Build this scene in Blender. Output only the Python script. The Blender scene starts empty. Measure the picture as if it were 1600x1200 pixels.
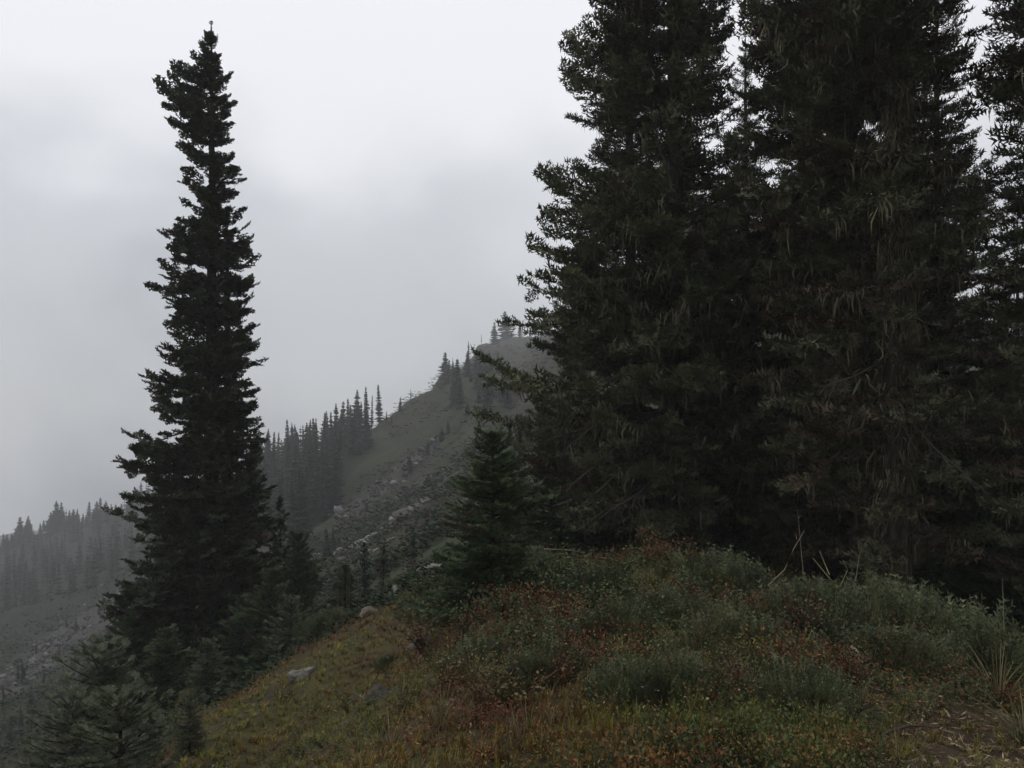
import bpy, math, random
import numpy as np
from mathutils import Vector

SC = bpy.context.scene
COL = SC.collection
R = math.radians

# ------------------------------------------------------------------ camera
F = 1287.0                       # focal length in pixels of the 1600x1200 photograph
CAMZ = 1.6
PITCH = math.atan(8.0 / F)
cam_d = bpy.data.cameras.new('camera')
cam = bpy.data.objects.new('camera', cam_d)
COL.objects.link(cam)
cam_d.sensor_width = 36.0
cam_d.lens = 36.0 * F / 1600.0
cam_d.clip_start = 0.05
cam_d.clip_end = 6000
cam.location = (0, 0, CAMZ)
cam.rotation_euler = (math.pi / 2 + PITCH, 0, 0)
SC.camera = cam

# ------------------------------------------------------------------ sky and sun
SUN_EL, SUN_ROT = R(50), R(-60)
world = bpy.data.worlds.new('World')
SC.world = world
world.use_nodes = True
wt = world.node_tree
for n in list(wt.nodes):
    wt.nodes.remove(n)
def WN(t, **k):
    n = wt.nodes.new(t)
    for a, b in k.items():
        setattr(n, a, b)
    return n
w_out = WN('ShaderNodeOutputWorld')
w_bg = WN('ShaderNodeBackground')
w_bg.inputs['Strength'].default_value = 0.132
w_sky = WN('ShaderNodeTexSky')
w_sky.sky_type = 'NISHITA'
w_sky.sun_disc = False
w_sky.sun_elevation = SUN_EL
w_sky.sun_rotation = SUN_ROT
w_sky.altitude = 1900
w_tc = WN('ShaderNodeTexCoord')
w_sep = WN('ShaderNodeSeparateXYZ')
w_map = WN('ShaderNodeMapping')
w_map.inputs['Scale'].default_value = (1.0, 1.0, 1.15)
w_map.inputs['Location'].default_value = (3.1, 2.2, 0.9)
w_no = WN('ShaderNodeTexNoise')
w_no.inputs['Scale'].default_value = 3.2
w_no.inputs['Detail'].default_value = 5
w_no.inputs['Roughness'].default_value = 0.42
w_no.inputs['Distortion'].default_value = 0.2
w_add = WN('ShaderNodeMath', operation='MULTIPLY_ADD')
w_add.inputs[1].default_value = 0.95
w_ramp = WN('ShaderNodeValToRGB')
cr = w_ramp.color_ramp
cr.interpolation = 'EASE'
cr.elements[0].position = 0.23
cr.elements[0].color = (0.205, 0.225, 0.255, 1)
cr.elements[1].position = 0.84
cr.elements[1].color = (0.77, 0.77, 0.80, 1)
e = cr.elements.new(0.54)
e.color = (0.53, 0.55, 0.575, 1)
w_mul = WN('ShaderNodeVectorMath', operation='SCALE')
w_mul.inputs['Scale'].default_value = 10.0
w_mix = WN('ShaderNodeMix', data_type='RGBA')
w_mix.inputs[0].default_value = 0.95
L = wt.links.new
L(w_tc.outputs['Generated'], w_sep.inputs[0])
L(w_tc.outputs['Generated'], w_map.inputs[0])
L(w_map.outputs[0], w_no.inputs['Vector'])
L(w_no.outputs['Fac'], w_add.inputs[0])
L(w_sep.outputs['Z'], w_add.inputs[2])
L(w_add.outputs[0], w_ramp.inputs[0])
L(w_ramp.outputs['Color'], w_mul.inputs[0])
L(w_sky.outputs[0], w_mix.inputs[6])
L(w_mul.outputs[0], w_mix.inputs[7])
L(w_mix.outputs[2], w_bg.inputs['Color'])
L(w_bg.outputs[0], w_out.inputs['Surface'])

sun_d = bpy.data.lights.new('sun', 'SUN')
sun_d.energy = 1.0
sun_d.angle = R(28)
sun_d.color = (1.0, 0.94, 0.84)
sun = bpy.data.objects.new('sun', sun_d)
COL.objects.link(sun)
sdir = Vector((math.sin(SUN_ROT) * math.cos(SUN_EL), math.cos(SUN_ROT) * math.cos(SUN_EL), math.sin(SUN_EL)))
sun.rotation_euler = sdir.to_track_quat('Z', 'Y').to_euler()
sun.location = (0, 0, 60)

SC.view_settings.view_transform = 'Standard'
SC.view_settings.look = 'None'
SC.view_settings.gamma = 1.0
SC.view_settings.use_curve_mapping = False
SC.view_settings.exposure = 0.0
SC.render.engine = 'CYCLES'
cy = SC.cycles
cy.max_bounces = 4
cy.diffuse_bounces = 3
cy.glossy_bounces = 1
cy.transmission_bounces = 0
cy.volume_bounces = 0
cy.use_denoising = True
HAZE_DENSITY = 0.001

# ------------------------------------------------------------------ small helpers
def ray(u, v):
    x = (u - 800.0) / F
    y = (600.0 - v) / F
    fw = math.cos(PITCH) - y * math.sin(PITCH)
    up = math.sin(PITCH) + y * math.cos(PITCH)
    return x / fw, up / fw
def P(u, v, d):
    a, b = ray(u, v)
    return (a * d, d, CAMZ + b * d)
def project(x, y, z):
    z = z - CAMZ
    fw = y * math.cos(PITCH) + z * math.sin(PITCH)
    up = -y * math.sin(PITCH) + z * math.cos(PITCH)
    fw = np.maximum(fw, 0.01)
    return 800 + F * x / fw, 600 - F * up / fw

_tab = np.random.default_rng(5).random((256, 256)).astype(np.float64)
def vnoise(x, y):
    x = np.asarray(x, float); y = np.asarray(y, float)
    xi = np.floor(x).astype(int); yi = np.floor(y).astype(int)
    fx = x - xi; fy = y - yi
    fx = fx * fx * (3 - 2 * fx); fy = fy * fy * (3 - 2 * fy)
    a = _tab[xi & 255, yi & 255]; b = _tab[(xi + 1) & 255, yi & 255]
    c = _tab[xi & 255, (yi + 1) & 255]; d = _tab[(xi + 1) & 255, (yi + 1) & 255]
    return (a * (1 - fx) + b * fx) * (1 - fy) + (c * (1 - fx) + d * fx) * fy
def fbm(x, y, o=4, g=0.5):
    s = 0; a = 1; t = 0
    x = np.asarray(x, float); y = np.asarray(y, float)
    for k in range(o):
        s = s + a * vnoise(x * 2 ** k + 17.3 * k, y * 2 ** k + 9.1 * k); t += a; a *= g
    return s / t

def mesh(name, V, T, mats, col=None, midx=None, smooth=False):
    V = np.ascontiguousarray(V, np.float32).reshape(-1, 3)
    T = np.ascontiguousarray(T, np.int32)
    k = T.shape[1]
    me = bpy.data.meshes.new(name)
    me.vertices.add(len(V)); me.vertices.foreach_set('co', V.ravel())
    me.loops.add(T.size); me.loops.foreach_set('vertex_index', T.ravel())
    me.polygons.add(len(T))
    me.polygons.foreach_set('loop_start', np.arange(0, T.size, k, dtype=np.int32))
    me.polygons.foreach_set('loop_total', np.full(len(T), k, np.int32))
    for m in (mats if isinstance(mats, (list, tuple)) else [mats]):
        me.materials.append(m)
    if midx is not None:
        me.polygons.foreach_set('material_index', np.asarray(midx, np.int32))
    if smooth:
        me.polygons.foreach_set('use_smooth', np.ones(len(T), bool))
    me.update()
    if col is not None:
        c = np.ones((len(V), 4), np.float32); c[:, :3] = col
        at = me.color_attributes.new('col', 'FLOAT_COLOR', 'POINT')
        at.data.foreach_set('color', c.ravel())
    return me
def obj(name, data, parent=None, loc=None, rotz=0, scale=1.0):
    o = bpy.data.objects.new(name, data)
    COL.objects.link(o)
    if parent: o.parent = parent
    if loc is not None: o.location = loc
    o.rotation_euler.z = rotz
    if scale != 1.0: o.scale = (scale,) * 3 if not isinstance(scale, tuple) else scale
    return o
def tag(o, label, cat, group=None, kind=None):
    o['label'] = label; o['category'] = cat
    if group: o['group'] = group
    if kind: o['kind'] = kind
    return o

class Acc:                                   # gathers triangles
    def __init__(s): s.V = []; s.T = []; s.C = []; s.n = 0
    def add(s, V, T, C):
        V = np.asarray(V, float).reshape(-1, 3)
        s.V.append(V); s.T.append(np.asarray(T, int) + s.n); s.n += len(V)
        C = np.asarray(C, float)
        s.C.append(np.broadcast_to(C, (len(V), 3)))
    def inst(s, tv, tt, X, Y, Z, pos, col, cj=None):
        """tv (n,3) template placed k times with axis vectors X, Y, Z (k,3, scaled)"""
        k, n = len(pos), len(tv)
        if not k: return
        V = (tv[None, :, 0:1] * X[:, None] + tv[None, :, 1:2] * Y[:, None] + tv[None, :, 2:3] * Z[:, None] + pos[:, None])
        T = tt[None] + (np.arange(k) * n)[:, None, None]
        C = np.repeat(col[:, None], n, 1)
        if cj is not None: C = C * cj[None, :, None]
        s.V.append(V.reshape(-1, 3)); s.T.append(T.reshape(-1, 3) + s.n); s.C.append(C.reshape(-1, 3)); s.n += k * n
    def tube(s, pts, rad, sides, C, jit=0, rng=None):
        pts = np.asarray(pts, float); m = len(pts)
        tan = np.gradient(pts, axis=0); tan /= np.linalg.norm(tan, axis=1)[:, None] + 1e-9
        ref = np.where(np.abs(tan[:, 2:3]) > 0.8, np.array([[1., 0, 0]]), np.array([[0, 0, 1.]]))
        a = np.cross(tan, ref); a /= np.linalg.norm(a, axis=1)[:, None] + 1e-9
        b = np.cross(tan, a)
        ang = np.arange(sides) * 2 * math.pi / sides
        rr = np.asarray(rad, float)[:, None] * np.ones((1, sides))
        if jit and rng is not None: rr = rr * (1 + jit * (rng.random((m, sides)) - .5))
        V = pts[:, None] + rr[:, :, None] * (np.cos(ang)[None, :, None] * a[:, None] + np.sin(ang)[None, :, None] * b[:, None])
        i = np.arange(m - 1)[:, None] * sides; j = np.arange(sides)[None]; j2 = (j + 1) % sides
        q = np.stack([i + j, i + j2, i + sides + j2, i + sides + j], -1).reshape(-1, 4)
        s.add(V.reshape(-1, 3), np.concatenate([q[:, [0, 1, 2]], q[:, [0, 2, 3]]]), C)
    def build(s, name, mats, smooth=False):
        return mesh(name, np.concatenate(s.V), np.concatenate(s.T), mats, np.concatenate(s.C), smooth=smooth)

# ------------------------------------------------------------------ materials
def mat(name, rough=0.7, spec=0.3, col_attr=True, base=(1, 1, 1), nscale=6.0, namt=0.35, bump=0.0, bscale=20.0, stretch=None):
    m = bpy.data.materials.new(name); m.use_nodes = True
    t = m.node_tree; b = t.nodes['Principled BSDF']
    b.inputs['Roughness'].default_value = rough
    b.inputs['Specular IOR Level'].default_value = spec
    tc = t.nodes.new('ShaderNodeTexCoord')
    no = t.nodes.new('ShaderNodeTexNoise')
    no.inputs['Scale'].default_value = nscale; no.inputs['Detail'].default_value = 4
    src = tc.outputs['Object']
    if stretch:
        mp = t.nodes.new('ShaderNodeMapping'); mp.inputs['Scale'].default_value = stretch
        t.links.new(src, mp.inputs[0]); src = mp.outputs[0]
    t.links.new(src, no.inputs['Vector'])
    mr = t.nodes.new('ShaderNodeMapRange')
    mr.inputs['From Min'].default_value = 0.25; mr.inputs['From Max'].default_value = 0.75
    mr.inputs['To Min'].default_value = 1 - namt; mr.inputs['To Max'].default_value = 1 + namt
    t.links.new(no.outputs['Fac'], mr.inputs['Value'])
    sc = t.nodes.new('ShaderNodeVectorMath'); sc.operation = 'SCALE'
    if col_attr:
        a = t.nodes.new('ShaderNodeVertexColor'); a.layer_name = 'col'
        t.links.new(a.outputs['Color'], sc.inputs[0])
    else:
        sc.inputs[0].default_value = base
    t.links.new(mr.outputs[0], sc.inputs['Scale'])
    t.links.new(sc.outputs[0], b.inputs['Base Color'])
    if bump:
        n2 = t.nodes.new('ShaderNodeTexNoise'); n2.inputs['Scale'].default_value = bscale; n2.inputs['Detail'].default_value = 6
        t.links.new(src, n2.inputs['Vector'])
        bp = t.nodes.new('ShaderNodeBump'); bp.inputs['Strength'].default_value = bump; bp.inputs['Distance'].default_value = 0.05
        t.links.new(n2.outputs['Fac'], bp.inputs['Height']); t.links.new(bp.outputs[0], b.inputs['Normal'])
    return m
M_NEEDLE = mat('needles', 0.6, 0.25, nscale=3, namt=0.3)
M_BARK = mat('bark', 0.9, 0.15, nscale=5, namt=0.5, bump=1.0, bscale=9, stretch=(3, 3, 0.5))
_t = M_BARK.node_tree
_v = _t.nodes.new('ShaderNodeTexVoronoi'); _v.inputs['Scale'].default_value = 7.0
_m = _t.nodes.new('ShaderNodeMapping'); _m.inputs['Scale'].default_value = (2.2, 2.2, .55)
_c = _t.nodes.new('ShaderNodeTexCoord'); _t.links.new(_c.outputs['Object'], _m.inputs[0]); _t.links.new(_m.outputs[0], _v.inputs['Vector'])
_b = _t.nodes.new('ShaderNodeBump'); _b.inputs['Strength'].default_value = 1.0; _b.inputs['Distance'].default_value = .06; _b.invert = True
_old = [n for n in _t.nodes if n.type == 'BUMP' and n != _b][0]
_t.links.new(_v.outputs['Distance'], _b.inputs['Height']); _t.links.new(_old.outputs[0], _b.inputs['Normal'])
_t.links.new(_b.outputs[0], _t.nodes['Principled BSDF'].inputs['Normal'])
M_LICHEN = mat('lichen', 0.95, 0.05, nscale=4, namt=0.4)
M_DEAD = mat('dead_wood', 0.85, 0.15, nscale=9, namt=0.3)
M_COVER = mat('ground_cover', 0.6, 0.22, nscale=1.6, namt=0.35)
M_GROUND = mat('soil', 0.95, 0.1, nscale=7, namt=0.5, bump=0.8, bscale=30)
M_HILL = mat('hillside', 0.95, 0.1, nscale=0.35, namt=0.45, bump=0.6, bscale=1.2)
M_ROCK = mat('rock', 0.8, 0.25, nscale=6, namt=0.45, bump=0.7, bscale=14)
M_FAR = mat('far_needles', 0.8, 0.1, nscale=0.7, namt=0.25)

# ------------------------------------------------------------------ terrain profiles (distance, image row) per image column
RIDGE = {}
PROF = {
 -420: [(1.5,-.5,'z'),(3,-1.6,'z'),(6,-3.8,'z'),(10,-6.5,'z'),(20,-11.5,'z'),(40,-18.5,'z'),(70,-26,'z'),(120,-36,'z'),(200,-46,'z'),(300,-52,'z'),(360,-54,'z')],
    0: [(1.5,-.3,'z'),(3,-1.1,'z'),(6,-2.9,'z'),(10,-5.3,'z'),(20,-9.5,'z'),(30,-12.2,'z'),(40,1225),(60,1135),(100,1040),(160,965),(220,915),(300,875),(340,862)],
  150: [(1.5,-.25,'z'),(3,-.9,'z'),(6,-2.3,'z'),(10,-4.4,'z'),(20,-8.0,'z'),(30,1235),(45,1150),(70,1065),(110,985),(160,922),(230,868),(300,830),(340,812)],
  300: [(2,-.2,'z'),(4,-.65,'z'),(7,1205),(9,1135),(11,-2.1,'z'),(15,-3.0,'z'),(22,1035),(30,-6.6,'z'),(45,1035),(70,965),(110,902),(160,852),(230,806),(290,777),(320,766)],
  400: [(2,-.1,'z'),(4,-.5,'z'),(6,1232),(8,1165),(11,1085),(13,1053),(16,-3.1,'z'),(22,-4.6,'z'),(30,-6.2,'z'),(45,990),(65,918),(90,862),(120,802),(155,745),(175,728)],
  500: [(2,-.05,'z'),(4,-.35,'z'),(6,1175),(8,1112),(11,1035),(14,978),(17,-2.5,'z'),(22,-3.5,'z'),(30,968),(45,927),(62,882),(80,842),(105,792),(135,738),(160,712)],
  600: [(4,-.15,'z'),(6,-.35,'z'),(8,1063),(11,990),(15,933),(18,-2.1,'z'),(25,930),(40,893),(60,853),(68,835),(82,802),(105,742),(130,690),(155,660)],
  650: [(4,-.07,'z'),(6,-.25,'z'),(8,1030),(11.5,958),(16,903),(19,-1.8,'z'),(28,890),(42,857),(65,807),(86,765),(112,700),(142,650),(175,625)],
  700: [(4,0,'z'),(6,-.15,'z'),(8,1003),(12,925),(17,874),(20,-1.5,'z'),(30,853),(45,822),(70,777),(92,727),(125,657),(165,612),(205,583)],
  750: [(4,.03,'z'),(6,-.05,'z'),(8.5,960),(13,896),(17.5,862),(22,-1.2,'z'),(35,812),(55,762),(85,704),(125,638),(200,572),(290,543)],
  800: [(4,.05,'z'),(6,.05,'z'),(9,922),(14,868),(18,850),(25,-.9,'z'),(40,775),(70,722),(100,682),(150,622),(240,562),(360,530)],
  900: [(4,.07,'z'),(7,.12,'z'),(10,908),(14,878),(18,-.7,'z'),(25,-.2,'z'),(40,1.5,'z'),(100,12,'z'),(200,32,'z'),(300,44,'z')],
 1000: [(4,.1,'z'),(7,.1,'z'),(10,892),(12,880),(16,-.4,'z'),(25,.3,'z'),(40,3,'z'),(100,14,'z'),(200,35,'z'),(300,47,'z')],
 1200: [(3,.1,'z'),(5,.15,'z'),(8,-.03,'z'),(10,928),(13,-.5,'z'),(18,-.3,'z'),(30,1.5,'z'),(60,6,'z'),(200,33,'z'),(300,46,'z')],
 1400: [(3,.05,'z'),(5,.05,'z'),(7,-.05,'z'),(9,970),(11,-.6,'z'),(15,-.85,'z'),(25,0,'z'),(60,5,'z'),(200,30,'z'),(300,42,'z')],
 1600: [(3,0,'z'),(5,-.2,'z'),(7,-.4,'z'),(8,-.6,'z'),(12,-1,'z'),(25,-.5,'z'),(60,4,'z'),(200,28,'z'),(300,40,'z')],
 2000: [(3,0,'z'),(5,-.1,'z'),(12,-.4,'z'),(25,.4,'z'),(60,5,'z'),(200,28,'z'),(300,40,'z')],
}
LR = np.linspace(math.log(0.5), math.log(900), 420)
RR = np.exp(LR)
def pchip(x, y, q):
    x = np.asarray(x, float); y = np.asarray(y, float)
    h = np.diff(x); dl = np.diff(y) / h
    m = np.zeros_like(y); m[0] = dl[0]; m[-1] = dl[-1]
    for i in range(1, len(x) - 1):
        m[i] = 0 if dl[i - 1] * dl[i] <= 0 else 2 * dl[i - 1] * dl[i] / (dl[i - 1] + dl[i])
    i = np.clip(np.searchsorted(x, q) - 1, 0, len(x) - 2)
    t = (q - x[i]) / h[i]
    t = np.clip(t, 0, 1)
    return ((1 + 2 * t) * (1 - t) ** 2 * y[i] + t * (1 - t) ** 2 * h[i] * m[i] + t * t * (3 - 2 * t) * y[i + 1] + t * t * (t - 1) * h[i] * m[i + 1])
def column(u, prof):
    th = math.atan((u - 800) / F)
    ls, zs = [math.log(0.5)], [0.0]
    for c in prof:
        d = c[0]
        if u <= 300 and d > 70:                      # the left ridge stands about 290 m off
            k = .8 if len(c) == 2 else 1
            d = 70 + (d - 70) * k
        z = c[1] - d * 92.0 / F if len(c) == 3 else P(u, c[1], d)[2]
        if 5 < d < 18: z -= 0.10
        ls.append(math.log(d / math.cos(th))); zs.append(z)
    r1, z1 = math.exp(ls[-1]), zs[-1]
    ls += [math.log(r1 + 60), math.log(r1 + 200), math.log(905)]
    zs += [z1 - 22, z1 - 70, -130]
    return th, pchip(ls, zs, LR)
_c = [column(u, p) for u, p in sorted(PROF.items())]
_th = np.array([c[0] for c in _c]); _zz = np.array([c[1] for c in _c])
back = _zz[[0, -1]].mean(0) * 0.7
TH = np.concatenate([[-math.pi, -1.6], _th, [1.6, math.pi]])
ZZ = np.concatenate([[back, _zz[0]], _zz, [_zz[-1], back]])
FTH = np.linspace(-math.pi, math.pi, 2161)
ZT = np.stack([pchip(TH, ZZ[:, k], FTH) for k in range(len(LR))], 1)     # fine table
def relief(x, y, r):
    far = np.clip((r - 20) / 60, 0, 1)
    n = (fbm(x * .9 + 40, y * .9 + 11) - .5) * .42 * np.clip(r / 6, 0.15, 1)
    f = (fbm(x * .06 + 3, y * .06 + 8, 5, .6) - .5) * 6 * np.clip((r - 25) / 160, 0, 1) ** 1.2
    g = (fbm(x * .25 + 13, y * .25 + 28, 4, .6) - .5) * 2.4 * far
    return n * (1 - far * .5) + f + g
def gz(x, y):
    x = np.asarray(x, float); y = np.asarray(y, float)
    r = np.hypot(x, y) + 1e-6
    th = np.arctan2(x, y)
    fi = (th + math.pi) / (2 * math.pi) * 2160
    fj = np.clip((np.log(r) - LR[0]) / (LR[-1] - LR[0]), 0, 1) * (len(LR) - 1)
    i = np.clip(np.floor(fi).astype(int), 0, 2159); j = np.clip(np.floor(fj).astype(int), 0, len(LR) - 2)
    a = fi - i; b = fj - j
    z = (ZT[i, j] * (1 - a) + ZT[i + 1, j] * a) * (1 - b) + (ZT[i, j + 1] * (1 - a) + ZT[i + 1, j + 1] * a) * b
    return z + relief(x, y, r)
def G(u, d, dz=0.0):                          # ground point seen in image column u at distance d
    x = (u - 800) / F * d
    return np.array([x, d, float(gz(x, d)) + dz])

def zone_cols(x, y, z, r):
    """base colours of soil and slope; returns (n,3)"""
    n = len(x)
    u, v = project(x, y, z)
    front = y > 1
    soil = np.array([.030, .023, .015]); moss = np.array([.055, .052, .015]); red = np.array([.045, .026, .018])
    k = fbm(x * 1.3, y * 1.3)[:, None]
    k2 = fbm(x * .6 + 50, y * .6)[:, None]
    near = soil * (1 - k) + moss * k
    near = near * (1 - .5 * np.clip((k2 - .5) * 4, 0, 1)) + red * .5 * np.clip((k2 - .5) * 4, 0, 1)
    bare = np.array([.05, .036, .023])
    b = (np.clip((u - 1370) / 80, 0, 1) * np.clip((v - 1090) / 40, 0, 1) * front)[:, None]
    near = near * (1 - b) + bare * b
    grass = np.array([.020, .027, .012]); brown = np.array([.026, .019, .015]); scree = np.array([.04, .037, .036])
    wood = np.array([.014, .017, .012])
    q = fbm(x * .05 + 7, y * .05 + 2, 4)[:, None]
    far = grass * (1 - .7 * q) + brown * .7 * q
    far *= (.75 + .5 * fbm(x * .4, y * .4)[:, None])
    # central scree: strip running from lower left to upper right
    def strip(u0, v0, u1, v1, w):
        du, dv = u1 - u0, v1 - v0; l = math.hypot(du, dv)
        t = ((u - u0) * du + (v - v0) * dv) / l / l
        p = np.abs((u - u0) * dv - (v - v0) * du) / l
        wob = (fbm(u * .03, v * .03) - .5) * 26
        return np.clip((w + wob - p) / 9, 0, 1) * np.clip((t + .05) * 9, 0, 1) * np.clip((1.06 - t) * 9, 0, 1)
    on = ((r > 40) & (y > 1))
    s = np.maximum(strip(530, 815, 690, 690, 15), strip(590, 800, 700, 740, 12) * .7)
    s = np.maximum(s, strip(0, 1075, 195, 940, 28) * .9)
    s = np.maximum(s, strip(150, 930, 200, 870, 12) * .6)
    s = (s * on)[:, None]
    far = far * (1 - s) + scree * s
    f = (np.clip((560 - u) / 60, 0, 1) * np.clip((r - 95) / 25, 0, 1) * front)[:, None] * (1 - s)
    far = far * (1 - f) + wood * f
    t = np.clip((r - 19) / 8, 0, 1)[:, None]
    return near * (1 - t) + far * t

thf = np.concatenate([np.linspace(-math.pi, -.72, 50)[:-1], np.linspace(-.72, .72, 260), np.linspace(.72, math.pi, 50)[1:]])
def polar(name, rs, material, cap):
    A, B = np.meshgrid(thf, rs, indexing='ij')
    x = np.sin(A) * B; y = np.cos(A) * B
    z = gz(x, y)
    z[-1] = z[0]
    V = np.stack([x, y, z], -1).reshape(-1, 3)
    ni, nj = A.shape
    i = np.arange(ni - 1)[:, None] * nj; j = np.arange(nj - 1)[None]
    Q = np.stack([i + j, i + j + 1, i + nj + j + 1, i + nj + j], -1).reshape(-1, 4)
    c = zone_cols(V[:, 0], V[:, 1], V[:, 2], np.hypot(V[:, 0], V[:, 1]))
    return mesh(name, V, Q, material, c, smooth=True)
r_all = np.exp(np.linspace(math.log(.02), math.log(880), 250))
cut = int(np.searchsorted(r_all, 26))
g1 = obj('ground', polar('ground', r_all[:cut + 1], M_GROUND, True)); g1['kind'] = 'structure'
g2 = obj('mountainside', polar('mountainside', r_all[cut:], M_HILL, False)); g2['kind'] = 'structure'

# ------------------------------------------------------------------ haze: one closed box of even air
def box_mesh(name, lo, hi):
    V = [(x, y, z) for x in (lo[0], hi[0]) for y in (lo[1], hi[1]) for z in (lo[2], hi[2])]
    Q = [(0, 1, 3, 2), (4, 6, 7, 5), (0, 4, 5, 1), (2, 3, 7, 6), (0, 2, 6, 4), (1, 5, 7, 3)]
    m = bpy.data.materials.new('haze'); m.use_nodes = True
    t = m.node_tree; t.nodes.remove(t.nodes['Principled BSDF'])
    vol = t.nodes.new('ShaderNodeVolumePrincipled')
    vol.inputs['Color'].default_value = (.93, .95, .98, 1)
    vol.inputs['Density'].default_value = HAZE_DENSITY
    vol.inputs['Anisotropy'].default_value = 0.1
    t.links.new(vol.outputs[0], t.nodes['Material Output'].inputs['Volume'])
    return mesh(name, V, Q, m)
haze = obj('haze', box_mesh('haze', (-920, -920, -160), (920, 920, 92)))
tag(haze, 'pale mountain mist filling the air of the whole valley', 'haze', kind='stuff')

# ------------------------------------------------------------------ conifer building blocks
def norm(v): return v / (np.linalg.norm(v, axis=-1, keepdims=True) + 1e-9)
def spray_tpl(rng, pairs=((.10, .42), (.32, .40), (.54, .32), (.75, .2)), step=.135, w=.23, bw=.19):
    V, T = [], []
    def needles(p0, ang, ln):
        n = max(2, int(ln / step))
        dx, dy = math.cos(ang), math.sin(ang)
        for k in range(n):
            s = (k + .3 * rng.random()) / n * ln
            bx, by = p0[0] + dx * s, p0[1] + dy * s
            for sg in (-1, 1):
                a2 = ang + sg * (R(42) + rng.uniform(-.2, .2))
                ww = w * rng.uniform(.75, 1.2)
                b = len(V)
                V.extend([(bx, by, 0), (bx + dx * bw, by + dy * bw, .0), (bx + math.cos(a2) * ww + dx * .03, by + math.sin(a2) * ww + dy * .03, rng.uniform(-.09, .16))])
                T.append((b, b + 1, b + 2))
        b = len(V); ex, ey = p0[0] + dx * ln, p0[1] + dy * ln
        V.extend([(ex - dy * .04 - dx * .05, ey + dx * .04 - dy * .05, 0), (ex + dy * .04 - dx * .05, ey - dx * .04 - dy * .05, 0), (ex + dx * .1, ey + dy * .1, .05)])
        T.append((b, b + 1, b + 2))
    needles((0, 0), 0, .92)
    for x, ln in pairs:
        for sg in (-1, 1):
            needles((x + rng.uniform(-.05, .05), 0), sg * (R(46) + rng.uniform(-.2, .2)), ln * rng.uniform(.8, 1.15))
    V = np.array(V); V[:, 2] += .10 * V[:, 0] ** 2 - .22 * V[:, 1] ** 2 - .0
    return V, np.array(T)
_r = np.random.default_rng(3)
SPRAYS = [spray_tpl(_r) for _ in range(5)]
SPRAYS_FINE = [spray_tpl(_r, step=.11, w=.185, bw=.10) for _ in range(6)]
SPRAYS_LITE = [spray_tpl(_r, pairs=((.15, .45), (.5, .34)), step=.22, w=.2) for _ in range(4)]

def lichen_tpl(rng):
    V, T = [], []
    for k in range(12):
        x, y = rng.normal(0, .36), rng.normal(0, .2)
        ln = .1 + .9 * rng.random() ** 2.2; w = rng.uniform(.008, .03); z0 = rng.normal(.02, .08)
        b = len(V)
        an = rng.uniform(0, 3.14); c, d = math.cos(an) * w, math.sin(an) * w
        s1, s2, s3 = rng.normal(0, .10, 3)
        V += [(x - c, y - d, z0), (x + c, y + d, z0), (x + c + s1, y + d + s2, z0 - .5 * ln), (x - c * .6 + s1, y - d + s2, z0 - .42 * ln), (x + s1 + s3, y + s2, z0 - ln)]
        T += [(b, b + 1, b + 2), (b, b + 2, b + 3), (b + 3, b + 2, b + 4)]
    return np.array(V, float), np.array(T)
LICHENS = [lichen_tpl(_r) for _ in range(8)]

def trunk_mesh(rng, H, r0, lean=(0, 0), base=-0.8, bark=(.03, .025, .021), wob=.06, sides=14, flare=.5, top=.012):
    n = 26
    s = np.linspace(0, 1, n)
    h = base + (H - base) * s
    wv = np.stack([np.cumsum(rng.normal(0, wob / n ** .5, n)), np.cumsum(rng.normal(0, wob / n ** .5, n))], 1)
    wv -= wv[0]
    hh = np.clip(h / H, 0, 1)
    pts = np.stack([lean[0] * hh + wv[:, 0] * .5, lean[1] * hh + wv[:, 1] * .5, h], 1)
    rad = r0 * (1 - hh) ** .85 + top
    rad *= 1 + flare * np.exp(-np.clip(h, 0, None) / (r0 * 1.6))
    a = Acc()
    a.tube(pts, rad, sides, bark, .16, rng)
    def at(z):
        return np.array([np.interp(z, h, pts[:, 0]), np.interp(z, h, pts[:, 1]), z]), float(np.interp(z, h, rad))
    return a, at

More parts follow.
